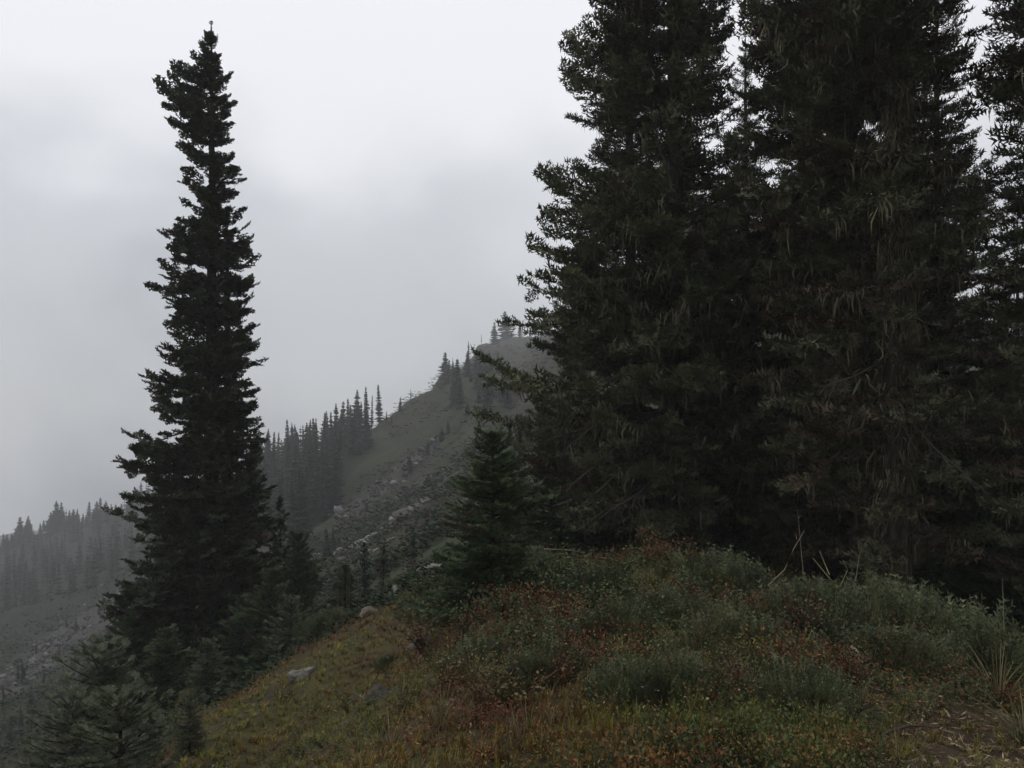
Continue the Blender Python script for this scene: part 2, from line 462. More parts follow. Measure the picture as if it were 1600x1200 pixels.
def conifer(seed, H, ext, nbr, trunk_r, crown0=.04, crown1=.99, spray=.42, spacing=.2, slopes=((0, -.42), (.35, -.2), (.7, .05), (.9, .45), (1, 1.0)),
            upturn=.22, greens=((.020, .034, .019), (.040, .055, .030)), bare=(.22, .05), lichen=0.0, lean=(0, 0), bark=(.03, .025, .021), lite=False,
            dens=None, browns=.06, wob=.06, chain=.82, lich_col=((.075, .066, .047), (.135, .122, .078)), top=.012, leng=(.72, 1.06), stems=((0, 0, 1.0),), rollamp=.45, thick=.45, trunk_lichen=0, low=.9, whorl=0, fine=True):
    rng = np.random.default_rng(seed)
    TRK = None; ats = []
    for sx, sy, sh in stems:
        a, at = trunk_mesh(rng, H * sh, trunk_r * (1 if sh == 1 else .8), lean, bark=bark, wob=wob, top=top)
        if TRK is None: TRK = a
        else:
            TRK.add(np.concatenate(a.V) + np.array([sx, sy, 0]), np.concatenate(a.T), np.concatenate(a.C))
        ats.append((np.array([sx, sy, 0.]), at, H * sh))
    CR = Acc(); LI = Acc(); WD = Acc()
    tp = SPRAYS_LITE if lite else (SPRAYS_FINE if fine else SPRAYS)
    buckets = [[] for _ in tp]
    lbuck = [[] for _ in LICHENS]
    g0, g1 = np.array(greens[0]), np.array(greens[1])
    sl_t = [a for a, b in slopes]; sl_v = [b for a, b in slopes]
    for i in range(nbr):
        off, at, HH = ats[i % len(ats)] if rng.random() < .6 else ats[0]
        f = rng.random()
        h = H * (crown0 + (crown1 - crown0) * (f ** low))
        if whorl: h = min(H * .985, (math.floor(h / whorl) + .5 + rng.normal(0, .13)) * whorl) if h < H * .9 else h
        h = max(h, .12)
        if h > HH * .98: off, at, HH = ats[0]
        if dens is not None and rng.random() > dens(h): continue
        t = h / H
        phi = i * 2.39996 + rng.uniform(-.5, .5)
        Lb = ext(h, phi) * rng.uniform(*leng)
        Lb -= off[0] * math.sin(phi) + off[1] * math.cos(phi)
        if Lb < .06: continue
        base, rt = at(h); base = base + off
        out = np.array([math.sin(phi), math.cos(phi), 0.])
        side = np.array([out[1], -out[0], 0.])
        a = float(np.interp(t, sl_t, sl_v)) + rng.normal(0, .1)
        b = upturn + rng.normal(0, .07)
        sway = rng.normal(0, .1)
        s = np.linspace(0, 1, 7)
        path = base + out * (Lb * s)[:, None] + side * (Lb * sway * s * s)[:, None] + np.array([0, 0, 1.]) * (Lb * (a * s + b * s ** 2.4))[:, None]
        WD.tube(path, np.linspace(.008 + .011 * Lb, .004, 7), 3, np.array(bark) * .9)
        inner = np.interp(t, [0, 1], bare)
        n = max(3, int(Lb * (1 - inner) / spacing))
        br_c = rng.random()
        ds = rng.uniform(0, 1)
        dead = rng.random() < browns
        for k in range(n):
            q = inner + (1 - inner) * (k + ds * .8) / n
            p = np.array([np.interp(q, s, path[:, c]) for c in range(3)])
            q2 = min(1, q + .05)
            ax = norm(np.array([np.interp(q2, s, path[:, c]) for c in range(3)]) - np.array([np.interp(q2 - .1, s, path[:, c]) for c in range(3)]))
            lat = norm(np.cross(ax, [0, 0, 1.]))
            for sg in (-1, 1):
                ang = (R(62) - R(34) * q) + rng.uniform(-.25, .25)
                d = norm(ax * math.cos(ang) + lat * sg * math.sin(ang) + np.array([0, 0, rng.normal(.0, .14)]))
                bl = (.34 * Lb * (1 - q) + .10 * min(Lb, 1.5)) * chain
                sl = spray * rng.uniform(.75, 1.2) * min(1.0, .35 + Lb * .5)
                m = max(1, int(math.ceil(bl / (sl * .8))))
                for c in range(m):
                    if rng.random() < thick:
                        e2 = norm(d + np.array([0, 0, rng.choice([-1.0, .75]) * rng.uniform(.4, 1.1)]))
                        buckets[rng.integers(len(tp))].append((p + d * (c * sl * .6), e2, sl * .72, rng.normal(0, .8), min(1, max(0, br_c * .5 + rng.random() * .4)), dead))
                    buckets[rng.integers(len(tp))].append((p + d * (c * sl * .72) - np.array([0, 0, .02 * c]), d, sl * (1 if c == m - 1 else .9), rng.normal(0, rollamp), min(1, max(0, br_c * .5 + rng.random() * .5)), dead))
            if lichen and rng.random() < lichen * (1.15 - t * .4):
                for c in range(rng.integers(1, 4)):
                    lbuck[rng.integers(len(LICHENS))].append((p + lat * rng.normal(0, .12 * Lb) + np.array([0, 0, -.02]), rng.uniform(0, 6.28), (.11 + .38 * rng.random() ** 2) * (.6 + .3 * min(Lb, 2)), rng.random()))
        p = path[-1]; d = norm(path[-1] - path[-2])
        buckets[rng.integers(len(tp))].append((p - d * spray * .4, d, spray * rng.uniform(.8, 1.1) * min(1.0, .4 + Lb * .5), rng.normal(0, .3), br_c, dead))
    for k in range(trunk_lichen):
        h = .9 + (H * .62) * rng.random() ** .8
        b0, rt = ats[0][1](h); ph = rng.uniform(0, 6.28)
        lbuck[rng.integers(len(LICHENS))].append((b0 + np.array([math.cos(ph), math.sin(ph), 0]) * (rt + .02), ph + 1.57, rng.uniform(.15, .4), rng.random()))
    # leader
    for off, at, HH in ats:
        for k in range(7):
            z = HH * (1 - .010 * k)
            base, _ = at(min(z, HH)); base = base + off
            ph = rng.uniform(0, 6.28)
            d = norm(np.array([math.sin(ph) * (.05 + .10 * k), math.cos(ph) * (.05 + .10 * k), 1.0]))
            buckets[k % len(tp)].append((base, d, spray * (.32 + .05 * k), rng.uniform(-3, 3), .4, False))
    for (tv, tt), bk in zip(tp, buckets):
        if not bk: continue
        pos = np.array([b[0] for b in bk]); X = norm(np.array([b[1] for b in bk]))
        sc = np.array([b[2] for b in bk])[:, None]; roll = np.array([b[3] for b in bk])[:, None]
        mixc = np.array([b[4] for b in bk])[:, None]
        Y = np.cross(np.array([[0, 0, 1.]]), X); Y = norm(Y + 1e-4); Z = norm(np.cross(X, Y))
        Y2 = Y * np.cos(roll) + Z * np.sin(roll); Z2 = -Y * np.sin(roll) + Z * np.cos(roll)
        c = g0 * (1 - mixc) + g1 * mixc
        dd = np.array([b[5] for b in bk])
        c[dd] = np.array([.05, .036, .022]) * (.7 + .6 * mixc[dd])
        CR.inst(tv, tt, X * sc, Y2 * sc, Z2 * sc, pos, c)
    for (tv, tt), bk in zip(LICHENS, lbuck):
        if not bk: continue
        pos = np.array([b[0] for b in bk]); an = np.array([b[1] for b in bk]); sc = np.array([b[2] for b in bk])[:, None]; mx = np.array([b[3] for b in bk])[:, None]
        X = np.stack([np.cos(an), np.sin(an), 0 * an], 1) * sc; Y = np.stack([-np.sin(an), np.cos(an), 0 * an], 1) * sc
        Z = np.tile(np.array([[0, 0, 1.]]), (len(bk), 1)) * sc
        c = np.array(lich_col[0]) * (1 - mx ** 2) + np.array(lich_col[1]) * mx ** 2
        LI.inst(tv, tt, X, Y, Z, pos, c)
    out = {'trunk': TRK.build('trunk', M_BARK, True), 'crown': CR.build('crown', M_NEEDLE), 'branches': WD.build('branches', M_BARK)}
    if LI.V: out['hanging_lichen'] = LI.build('hanging_lichen', M_LICHEN)
    return out
def place(parts, name, label, cat, loc, rotz=0, scale=1.0, group=None, skip=()):
    root = obj(name, None, loc=tuple(loc), rotz=rotz, scale=scale)
    tag(root, label, cat, group)
    for k, me in parts.items():
        if k in skip: continue
        c = obj(k, me, root)
        if k in ('hanging_lichen', 'branches', 'crown'): c['kind'] = 'stuff'
    return root

# ------------------------------------------------------------------ the tall spire fir on the left
DL = 22.0
XL = P(331, 40, DL)[0]
baseL = (XL, DL, P(318, 1030, DL)[2])
lv = [(1060, 195, 440), (1000, 192, 440), (950, 185, 440), (890, 165, 430), (850, 205, 430), (800, 172, 422), (760, 210, 422), (700, 186, 407), (665, 256, 427), (640, 218, 404), (610, 210, 400),
      (570, 232, 402), (545, 240, 424), (500, 262, 397), (460, 226, 400), (410, 266, 400), (385, 244, 398), (320, 270, 379), (280, 272, 386), (240, 264, 372), (210, 262, 364), (180, 244, 372), (150, 260, 362), (130, 270, 366), (110, 296, 350), (90, 306, 347), (72, 316, 344), (55, 326, 338), (40, 330, 332)]
hs, lw, rw = [], [], []
for v, a, b in reversed(lv):
    z_ = P(331, v, DL)[2]; uc = float(project(XL, DL, z_)[0])
    hs.append(z_ - baseL[2]); lw.append((uc - a) / F * DL); rw.append((b - uc) / F * DL)
hs, lw, rw = np.array(hs[::-1]), np.array(lw[::-1]), np.array(rw[::-1])
hs, lw, rw = hs[np.argsort(hs)], lw[np.argsort(hs)], rw[np.argsort(hs)]
HL = float(hs.max())
def extL(h, phi):
    s = math.sin(phi)
    l = float(np.interp(h, hs, lw)); r = float(np.interp(h, hs, rw))
    side = l if s < 0 else r
    av = .5 * (l + r)
    return max(.03, (side * abs(s) + av * (1 - abs(s))) * (1.0 + .12 * (1 - abs(s))) - (.02 + .16 * h / HL) * min(1.0, side / .5))
left = conifer(11, HL, extL, 640, .25, crown0=.0, low=1.25, fine=False, spray=.42, spacing=.32, thick=.42, stems=((0, 0, 1.0), (.36, .25, .7)), leng=(.55, 1.0),
               slopes=((0, -.30), (.35, -.22), (.7, -.08), (.88, .15), (.96, .6), (1, 1.2)), greens=((.024, .032, .017), (.052, .060, .030)))
place(left, 'fir_tree', 'tall dark spire-topped fir standing alone on the left slope', 'fir tree', baseL)

# ------------------------------------------------------------------ the big trees on the right
def tree_ext(d, uc, base, prof):
    h = [P(uc, v, d)[2] - base[2] for v, a, b in prof]; l = [a / F * d for v, a, b in prof]; r = [b / F * d for v, a, b in prof]
    h, l, r = np.array(h), np.array(l), np.array(r); o_ = np.argsort(h); h, l, r = h[o_], l[o_], r[o_]
    def ext(hh, phi):
        s = math.sin(phi)
        a = float(np.interp(hh, h, l)); b = float(np.interp(hh, h, r))
        return (a if s < 0 else b) * abs(s) + .5 * (a + b) * (1 - abs(s))
    return ext
gA = G(1055, 15.0)
pA = [(-550, 5, 5), (-400, 50, 45), (-200, 110, 60), (0, 155, 72), (60, 165, 80), (120, 165, 78), (150, 157, 85), (260, 200, 100), (300, 195, 100), (320, 222, 110), (370, 265, 120), (420, 285, 130), (480, 270, 130), (515, 240, 140),
      (540, 315, 150), (570, 350, 150), (610, 330, 150), (650, 290, 140), (720, 220, 130), (790, 150, 90)]
pA = pA[::1]
extA = tree_ext(15.0, 1055, gA, pA)
HA = P(1055, -560, 15.0)[2] - gA[2]
treeA = conifer(21, HA, extA, 520, .22, crown0=.05, spray=.48, spacing=.245, lichen=.9, thick=.28, whorl=.5, slopes=((0, -.44), (.3, -.32), (.6, -.15), (.85, .15), (1, .8)), upturn=.3,
                dens=lambda h: 1.0 if h < 5 else (.85 if h < 11 else .25), greens=((.036, .044, .022), (.108, .116, .056)), bark=(.03, .025, .021), bare=(.26, .1), browns=.12)
place(treeA, 'fir_tree', 'large shaggy fir whose branches reach toward the misty ridge', 'fir tree', gA)

gB = G(1400, 11.5)
pB = [(-700, 5, 5), (-500, 60, 60), (-200, 150, 110), (0, 215, 120), (100, 200, 115), (250, 215, 105), (400, 210, 120), (550, 200, 130), (700, 165, 130), (800, 110, 110), (900, 70, 70)]
extB = tree_ext(11.5, 1400, gB, pB)
HB = P(1400, -700, 11.5)[2] - gB[2]
_eB = extB
def extB(h, phi):
    k = max(0.0, -math.cos(phi + .1))
    return _eB(h, phi) * (1 - .75 * k ** 9)
treeB = conifer(33, HB, extB, 470, .19, crown0=.07, thick=.3, whorl=.5, spray=.46, spacing=.25, lichen=2.4, lich_col=((.10, .09, .06), (.20, .18, .105)), trunk_lichen=1000, slopes=((0, -.55), (.3, -.4), (.6, -.2), (.85, .1), (1, .8)), upturn=.2,
                dens=lambda h: 1.0 if h < 4 else (.85 if h < 10 else .25), greens=((.040, .046, .024), (.112, .114, .060)), bark=(.05, .044, .033), bare=(.3, .15), browns=.3)
place(treeB, 'lichen_draped_fir', 'fir draped in grey-green lichen with a thick mossy trunk', 'fir tree', gB)

others = [  # parts, name, label, u, d, rot, scale, group
 (treeA, 'dark shaggy fir close behind the branch-reaching fir', 985, 18.0, 2.2, .8),
 (treeA, 'broad fir with a thin bare trunk left of the lichen-draped fir', 1262, 14.5, 3.6, .95),
 (treeB, 'lichen-hung fir reaching in from the right edge', 1680, 10.6, 2.6, .97),
 (treeA, 'dark fir filling the gap right of the lichen-draped trunk', 1465, 18.5, 1.2, .78),
 (treeB, 'shaded fir deep in the grove behind the lichen-draped fir', 1330, 20.0, 4.4, .9),
 (treeA, 'shaded fir deep in the grove between the two largest trunks', 1165, 21.0, 5.2, .72),
 (treeA, 'dim fir at the back of the grove near the right edge', 1590, 19.0, 0.4, .46),
 (treeA, 'dim fir far back in the grove left of its middle', 1075, 27.0, 1.9, .72),
 (treeA, 'dim fir far back in the grove behind the bare thin trunk', 1250, 27.0, 3.3, .75),
 (treeA, 'dim fir far back in the grove right of the lichen-draped trunk', 1430, 27.0, 4.9, .8),
 (treeA, 'shaded fir behind the lower boughs of the branch-reaching fir', 905, 27.0, 0.9, .55),
]
for parts, lab, u, d, rz, s in others:
    place(parts, 'fir_tree', lab, 'fir tree', G(u, d, -.05), rz, s, group='firs of the dark grove')

# ------------------------------------------------------------------ young firs
def cone_ext(H, rmax, p=.8):
    return lambda h, phi: rmax * max(0, 1 - h / H) ** p * (1 + .12 * math.sin(3 * phi + h * 2)) + .04
SL_Y = ((0, -.12), (.4, .02), (.8, .3), (1, .9))
greenY = ((.024, .042, .018), (.072, .102, .040))
youngA = conifer(41, 3.0, cone_ext(3.0, 1.05, .5), 230, .055, crown0=.03, spray=.26, spacing=.13, slopes=SL_Y, thick=.25, upturn=.12, greens=greenY, bare=(.2, .05), browns=.05, wob=.03, top=.006, leng=(.6, 1.12))
youngB = conifer(42, 2.0, cone_ext(2.0, .82, .45), 150, .045, crown0=.03, spray=.19, spacing=.11, slopes=SL_Y, thick=.25, upturn=.12, greens=((.042, .052, .028), (.105, .118, .066)), bare=(.2, .05), browns=.01, wob=.02, top=.006)
youngC = conifer(43, 4.2, cone_ext(4.2, .8, .75), 150, .06, crown0=.04, spray=.24, spacing=.15, slopes=SL_Y, thick=.25, upturn=.1, greens=((.018, .028, .018), (.040, .055, .034)), fine=False, bare=(.15, .05), browns=.02, wob=.03, top=.006)
def young(parts, label, u, d, H, scale, rz, group=None, sink=.1, name='young_fir'):
    return place(parts, name, label, 'young fir', G(u, d, -sink), rz, scale, group)
def young_at(parts, label, u, vtop, d, H, rz, group=None, wide=1.0):
    p = G(u, d, -.08)
    ht = P(u, vtop, d)[2] - p[2]
    s = max(.1, ht / H)
    return place(parts, 'young_fir', label, 'young fir', p, rz, (s * wide, s * wide, s), group)
young_at(youngA, 'bright green bushy young fir in the middle of the meadow edge', 770, 682, 9.2, 3.0, .3, wide=1.08)
yl = [
 (youngB, 'pale green young fir at the bottom left below the tall spire fir', 190, 1098, 9.0, 2.0, .4, 1.1),
 (youngB, 'small pale fir at the bottom beside the pale green young fir', 298, 1100, 8.2, 2.0, 1.4, .9),
 (youngB, 'rounded young fir at the foot of the tall spire fir', 325, 1005, 15.5, 2.0, 2.5, 1.0),
 (youngC, 'slender dark fir just right of the tall spire fir', 438, 778, 26.0, 4.2, .9, .8),
 (youngC, 'dense dark fir touching the right side of the tall spire fir', 395, 700, 25.0, 4.2, 2.2, .95),
 (youngA, 'grey-green young fir right of the slender dark fir', 466, 838, 22.0, 3.0, 1.0, .8),
 (youngA, 'bushy young fir at the meadow edge below the slender dark fir', 425, 895, 19.0, 3.0, 3.4, .9),
 (youngC, 'narrow young fir left of the rocky outcrop below the meadow', 570, 848, 26.0, 4.2, .2, 1.0),
 (youngC, 'narrow young fir under the rocky outcrop', 600, 852, 27.0, 4.2, 1.7, .9),
 (youngC, 'thin young fir standing before the brown slope', 646, 824, 30.0, 4.2, 2.9, .7),
 (youngA, 'low young fir behind the dry flower stalks', 540, 885, 24.0, 3.0, 2.0, 1.0),
 (youngC, 'thin pointed fir just behind the bright green young fir', 796, 662, 22.0, 4.2, 2.0, .55),
 (youngC, 'second pointed fir behind the bright green young fir', 812, 664, 23.0, 4.2, 4.0, .55),
 (youngA, 'dark young fir under the branch-reaching fir', 860, 690, 17.5, 3.0, 5.0, 1.0),
 (youngA, 'shaded young fir spreading at the foot of the branch-reaching fir', 930, 730, 18.5, 3.0, 2.0, 1.1),
 (youngA, 'shaded young fir between the bare thin trunk and the branch-reaching fir', 1150, 700, 16.5, 3.0, 4.0, 1.0),
 (youngA, 'shaded young fir against the lichen-draped trunk', 1320, 740, 14.5, 3.0, 1.0, 1.0),
 (youngA, 'shaded young fir right of the lichen-draped trunk', 1500, 720, 13.5, 3.0, 2.6, 1.1),
 (youngA, 'dark young fir under the left boughs of the tall spire fir', 215, 930, 21.0, 3.0, 1.3, 1.1),
 (youngA, 'dark low fir hidden at the left foot of the tall spire fir', 262, 985, 18.0, 3.0, 4.3, 1.2),
 (youngB, 'small fir on the steep bank left of the rounded young fir', 165, 1030, 17.0, 2.0, 3.7, 1.1),
 (youngA, 'dark young fir at the right foot of the tall spire fir', 385, 935, 20.0, 3.0, .7, 1.1),
 (youngA, 'shaded fir in the gap between the tall spire fir and the meadow', 345, 955, 21.5, 3.0, 2.7, 1.1),
 (youngB, 'squat fir on the bank above the bottom left corner', 120, 1105, 15.0, 2.0, 5.2, 1.1),
 (youngB, 'squat shaded fir at the meadow rim below the grey-green young fir', 455, 940, 17.0, 2.0, 5.6, 1.0),
 (youngA, 'shaded young fir in the far back of the grove', 1240, 780, 17.0, 3.0, 3.9, 1.2),
 (youngA, 'low shaded fir between the large fir and the crest', 1060, 770, 17.0, 3.0, 1.9, 1.2),
 (youngA, 'shaded young fir at the right edge of the grove', 1610, 650, 12.0, 3.0, 3.1, 1.0),
]
for parts, lab, u, vt, d, H, rz, wd in yl:
    young_at(parts, lab, u, vt, d, H, rz, 'young firs of the slope and grove', wd)

# ------------------------------------------------------------------ far conifers
def far_tree(seed, H=10.0, w=1.5, lay=26, gap=.0):
    rng = np.random.default_rng(seed)
    a = Acc()
    a.tube([(0, 0, -1.5), (0, 0, H * .5), (0, 0, H)], [.16, .1, .03], 5, (.03, .026, .022))
    for k in range(lay):
        t = (k + rng.random()) / lay
        h = H * (.04 + .95 * t)
        r = w * (1 - t) ** .75 * rng.uniform(.6, 1.15) + .12
        n = 6
        ph0 = rng.uniform(0, 6.28)
        for j in range(n):
            if rng.random() < gap: continue
            ph = ph0 + j * 6.283 / n + rng.uniform(-.3, .3)
            rr = r * rng.uniform(.6, 1.15)
            o = np.array([math.cos(ph), math.sin(ph), 0]); s = np.array([-o[1], o[0], 0])
            ww = rr * rng.uniform(.28, .45)
            dz = rr * (-.30 + .55 * t)
            th = .3 + .12 * rr
            V = [np.array([0, 0, h + th * .5]), o * rr * .62 + s * ww + (0, 0, h + dz * .6 - th * .3), o * rr + (0, 0, h + dz), o * rr * .62 - s * ww + (0, 0, h + dz * .6 - th * .3), o * rr * .3 + (0, 0, h - th)]
            c = np.array([.021, .030, .021]) * rng.uniform(.7, 1.4)
            a.add(V, [(0, 1, 2), (0, 2, 3), (1, 4, 2), (3, 2, 4)], c)
    return a
FT = [far_tree(60 + i, 10.0, w, lay, gp).build('far_conifer', M_FAR) for i, (w, lay, gp) in enumerate([(1.3, 28, .05), (1.7, 26, .0), (1.0, 30, .15), (2.1, 26, .0), (.75, 26, .3)])]
rs = random.Random(9)
def far_at(u, d, H, k, label, group, vtop=None, wide=1.0):
    p = G(u, d)
    if vtop is not None:
        H = max(2.0, P(u, vtop, d)[2] - p[2])
    s = H / 10.0
    ww_ = s * wide * rs.uniform(.8, 1.35)
    o = obj('far_conifer', FT[k], loc=tuple(p), rotz=rs.uniform(0, 6.28), scale=(ww_, ww_, s))
    o.rotation_euler.x = rs.gauss(0, .03); o.rotation_euler.y = rs.gauss(0, .03)
    return tag(o, label, 'conifer', group)
sky_spots = [  # u, vtop, d, kind, label
 (405, 678, 172, 3, 'broad misty conifer just right of the tall spire fir on the skyline'),
 (564, 627, 157, 1, 'leftmost and shortest of the tall skyline conifers above the scree'),
 (573, 604, 157, 2, 'slender spire second from the left in the tall skyline clump'),
 (581, 617, 158, 4, 'thin sparse spire in the middle of the tall skyline clump'),
 (593, 600, 156, 0, 'tallest skyline conifer at the right of the tall clump'),
 (625, 620, 158, 1, 'lone pointed conifer on the skyline right of the tall clump'),
 (642, 625, 165, 2, 'thin small conifer on the skyline above the lone pointed one'),
 (707, 558, 205, 4, 'bare thin snag on the steep ridge line'),
 (732, 533, 250, 2, 'small spire high on the steep ridge line'),
 (752, 522, 286, 4, 'thin dead-looking spire near the top of the ridge'),
 (772, 503, 310, 3, 'bushy misty conifer near the top of the ridge'),
 (792, 486, 345, 3, 'biggest misty conifer on top of the ridge'),
 (812, 500, 358, 1, 'misty conifer behind the biggest one on top of the ridge'),
]
for u, vt, d, k, lab in sky_spots:
    far_at(u, d, 9, k, lab, 'skyline conifers', vtop=vt, wide={4: .9, 3: 1.9}.get(k, 1.25))
ORD = 'first second third fourth fifth sixth seventh eighth ninth tenth eleventh twelfth thirteenth fourteenth fifteenth sixteenth seventeenth eighteenth nineteenth twentieth twenty-first twenty-second'.split()
lab_sk = ' small misty conifer from the left in the central skyline row'
nsk = 0
for u, vt in [(418, 690), (428, 674), (436, 684), (445, 686), (453, 684), (461, 667), (467, 682), (474, 664), (482, 681), (490, 668), (497, 684), (507, 669), (514, 674), (521, 680), (527, 655), (534, 676), (540, 670), (547, 652), (553, 664), (557, 650), (604, 648), (612, 650)]:
    far_at(u, 157 + (560 - u) * .1 + rs.uniform(-4, 4), 8, rs.choice([0, 1, 2, 2]), ORD[nsk] + lab_sk, 'conifers in the row on the central skyline', vtop=vt, wide=1.1); nsk += 1
for u in range(830, 900, 8):
    far_at(u, 335 + rs.uniform(-8, 5), 9, rs.choice([0, 1, 2, 3]), 'faint conifer on the ridge top behind the branch-reaching fir', 'faint ridge top conifers', vtop=505 + rs.uniform(-8, 14))
n = 0
FTV = [far_tree(60 + i, 10.0, w, lay, gp) for i, (w, lay, gp) in enumerate([(1.5, 10, .0), (2.0, 10, .0), (2.4, 9, .0)])]
FTV = [(np.concatenate(a.V), np.concatenate(a.T), np.concatenate(a.C)) for a in FTV]
def forest(name, label, spots):
    a = Acc()
    for u, d, H in spots:
        V, T, C = FTV[rs.randrange(3)]; s_ = H / 10; an = rs.uniform(0, 6.28); c, q = math.cos(an), math.sin(an)
        W = np.stack([V[:, 0] * c - V[:, 1] * q, V[:, 0] * q + V[:, 1] * c, V[:, 2]], 1) * s_ + G(u, d)
        a.add(W, T, C * rs.uniform(.8, 1.3))
    return tag(obj(name, a.build(name, M_FAR)), label, 'forest', kind='stuff')
rest = []
while n < 190:                                       # forest under the central skyline
    u = rs.uniform(392, 575); d = rs.uniform(75, 165)
    vv = float(project(*G(u, d))[1])
    if vv > 850 - max(0, (u - 470)) * 1.0 or (u > 535 and vv > 715): continue
    if n < 100: far_at(u, d, rs.uniform(5.5, 9), rs.choice([0, 1, 1, 2, 3]), 'dark conifer in the misty forest below the central skyline', 'conifers of the central forest')
    else: rest.append((u, d, rs.uniform(4, 7)))
    n += 1
forest('far_forest', 'dense dark wood filling the hollow below the central skyline', rest)
for k in range(46):                                  # left ridge skyline
    u = -10 + k * 5.6 + rs.uniform(-2, 2)
    far_at(u, 283 + rs.uniform(-9, 3), rs.uniform(3, 7.5) * (.6 + .7 * abs(math.sin(u * .05))), rs.choice([0, 1, 1, 3, 3]), 'misty conifer along the left ridge line', 'conifers on the left ridge line', wide=1.5)
rest = []
while len(rest) < 380:                               # wooded face of the left ridge
    u = rs.uniform(-30, 330); d = rs.uniform(140, 281)
    if float(project(*G(u, d))[1]) > 1010 - u * .55: continue
    rest.append((u, d, rs.uniform(3, 6.5)))
forest('far_forest', 'misty wooded face of the left ridge', rest)
for u, vt, d, k in [(58, 1022, 95, 2), (93, 1046, 88, 0), (120, 1042, 100, 2), (30, 1072, 78, 0), (38, 1085, 74, 1), (105, 1020, 108, 2), (34, 1140, 55, 1), (15, 1165, 50, 0), (80, 1160, 52, 0), (50, 1120, 62, 1), (8, 1120, 66, 2), (130, 1100, 66, 3), (100, 1115, 60, 3), (155, 1060, 75, 1), (70, 1090, 70, 2)]:
    nll = ORD[sorted([8, 15, 30, 34, 38, 50, 58, 70, 80, 93, 100, 105, 120, 130, 155]).index(u)]
    far_at(u, d, 5, k, nll + ' small dark conifer from the left below the lower left scree', 'scattered conifers at the lower left', vtop=vt, wide=1.2)
for u, vt, d, k in [(512, 825, 62, 0), (520, 835, 64, 2), (668, 704, 105, 3), (690, 700, 112, 3), (640, 745, 100, 3), (730, 665, 120, 3), (748, 640, 130, 3), (716, 655, 135, 3), (765, 620, 140, 3), (700, 690, 115, 1), (735, 610, 160, 3), (760, 590, 165, 3)]:
    ndw = ORD[[512, 520, 640, 668, 690, 700, 716, 730, 735, 748, 760, 765].index(u)]
    far_at(u, d, 3, k, ndw + ' dwarf conifer from the left on the slope beside the scree', 'dwarf conifers beside the scree', vtop=vt, wide=1.7)

for k in range(26):
    far_at(rs.uniform(690, 795), rs.uniform(125, 190), rs.uniform(4, 8), rs.choice([0, 1, 3, 3]), 'dark misty conifer in the small grove high on the central slope', 'conifers of the upper slope grove', wide=1.5)
# ------------------------------------------------------------------ stones
def stone(seed, sub=1, flat=.65, rough=.35, angular=True):
    rng = np.random.default_rng(seed)
    import bmesh
    bm = bmesh.new(); bmesh.ops.create_icosphere(bm, subdivisions=sub, radius=1)
    V = np.array([v.co[:] for v in bm.verts]); T = np.array([[v.index for v in f.verts] for f in bm.faces]); bm.free()
    for k in range(7):
        nrm = norm(rng.normal(size=3)); c = rng.uniform(.45, .8)
        dd = V @ nrm; V = V - np.outer(np.clip(dd - c, 0, None), nrm)
    V *= 1 + rough * (rng.random((len(V), 1)) - .5) * .5
    V[:, 2] *= flat
    return V, T
stones = [stone(80 + i) for i in range(6)]
def scree(name, label, spots, size):
    a = Acc(); rng = np.random.default_rng(len(spots))
    by = [[] for _ in stones]
    for s in spots: by[rng.integers(len(stones))].append(s)
    for (tv, tt), bk in zip(stones, by):
        pos = np.array(bk); k = len(pos)
        an = rng.uniform(0, 6.28, k); sz = (size * np.exp(rng.normal(-.15, .62, k)))[:, None]
        X = np.stack([np.cos(an), np.sin(an), rng.normal(0, .3, k)], 1) * sz; Y = np.stack([-np.sin(an), np.cos(an), rng.normal(0, .3, k)], 1) * sz * rng.uniform(.5, 1, (k, 1))
        Z = np.stack([rng.normal(0, .3, k), rng.normal(0, .3, k), np.ones(k)], 1) * sz
        g = .026 + .15 * rng.random((k, 1)) ** 4; c = g * np.array([[1.0, .95, .94]])
        a.inst(tv, tt, X, Y, Z, pos, c)
    o = obj(name, a.build(name, M_ROCK)); return tag(o, label, 'scree', kind='stuff')
def strip_spots(n, u0, v0, u1, v1, w, dr, seed):
    rng = random.Random(seed); out = []
    # walk rows: find the ground point that projects to the wanted image spot
    ds = np.exp(np.linspace(math.log(dr[0]), math.log(dr[1]), 260))
    while len(out) < n:
        t = rng.random(); u = u0 + (u1 - u0) * t; v = v0 + (v1 - v0) * t
        o = rng.gauss(0, .5) * w
        l = math.hypot(u1 - u0, v1 - v0); u += -(v1 - v0) / l * o; v += (u1 - u0) / l * o
        x = (u - 800) / F * ds
        z = gz(x, ds); pv = project(x, ds, z)[1]
        i = int(np.argmin(np.abs(pv - v)))
        out.append((x[i] + rng.gauss(0, .5), ds[i] + rng.gauss(0, .5), z[i] + .05))
    return out
scree('scree', 'grey talus stones streaking down the central slope', strip_spots(900, 530, 815, 690, 690, 13, (50, 175), 1) + strip_spots(160, 600, 800, 700, 735, 10, (50, 175), 2), .17)
scree('scree', 'pale talus gully at the lower left below the wooded ridge', strip_spots(1200, 0, 1075, 195, 935, 26, (55, 190), 3) + strip_spots(120, 150, 930, 200, 870, 14, (80, 220), 4), .2)

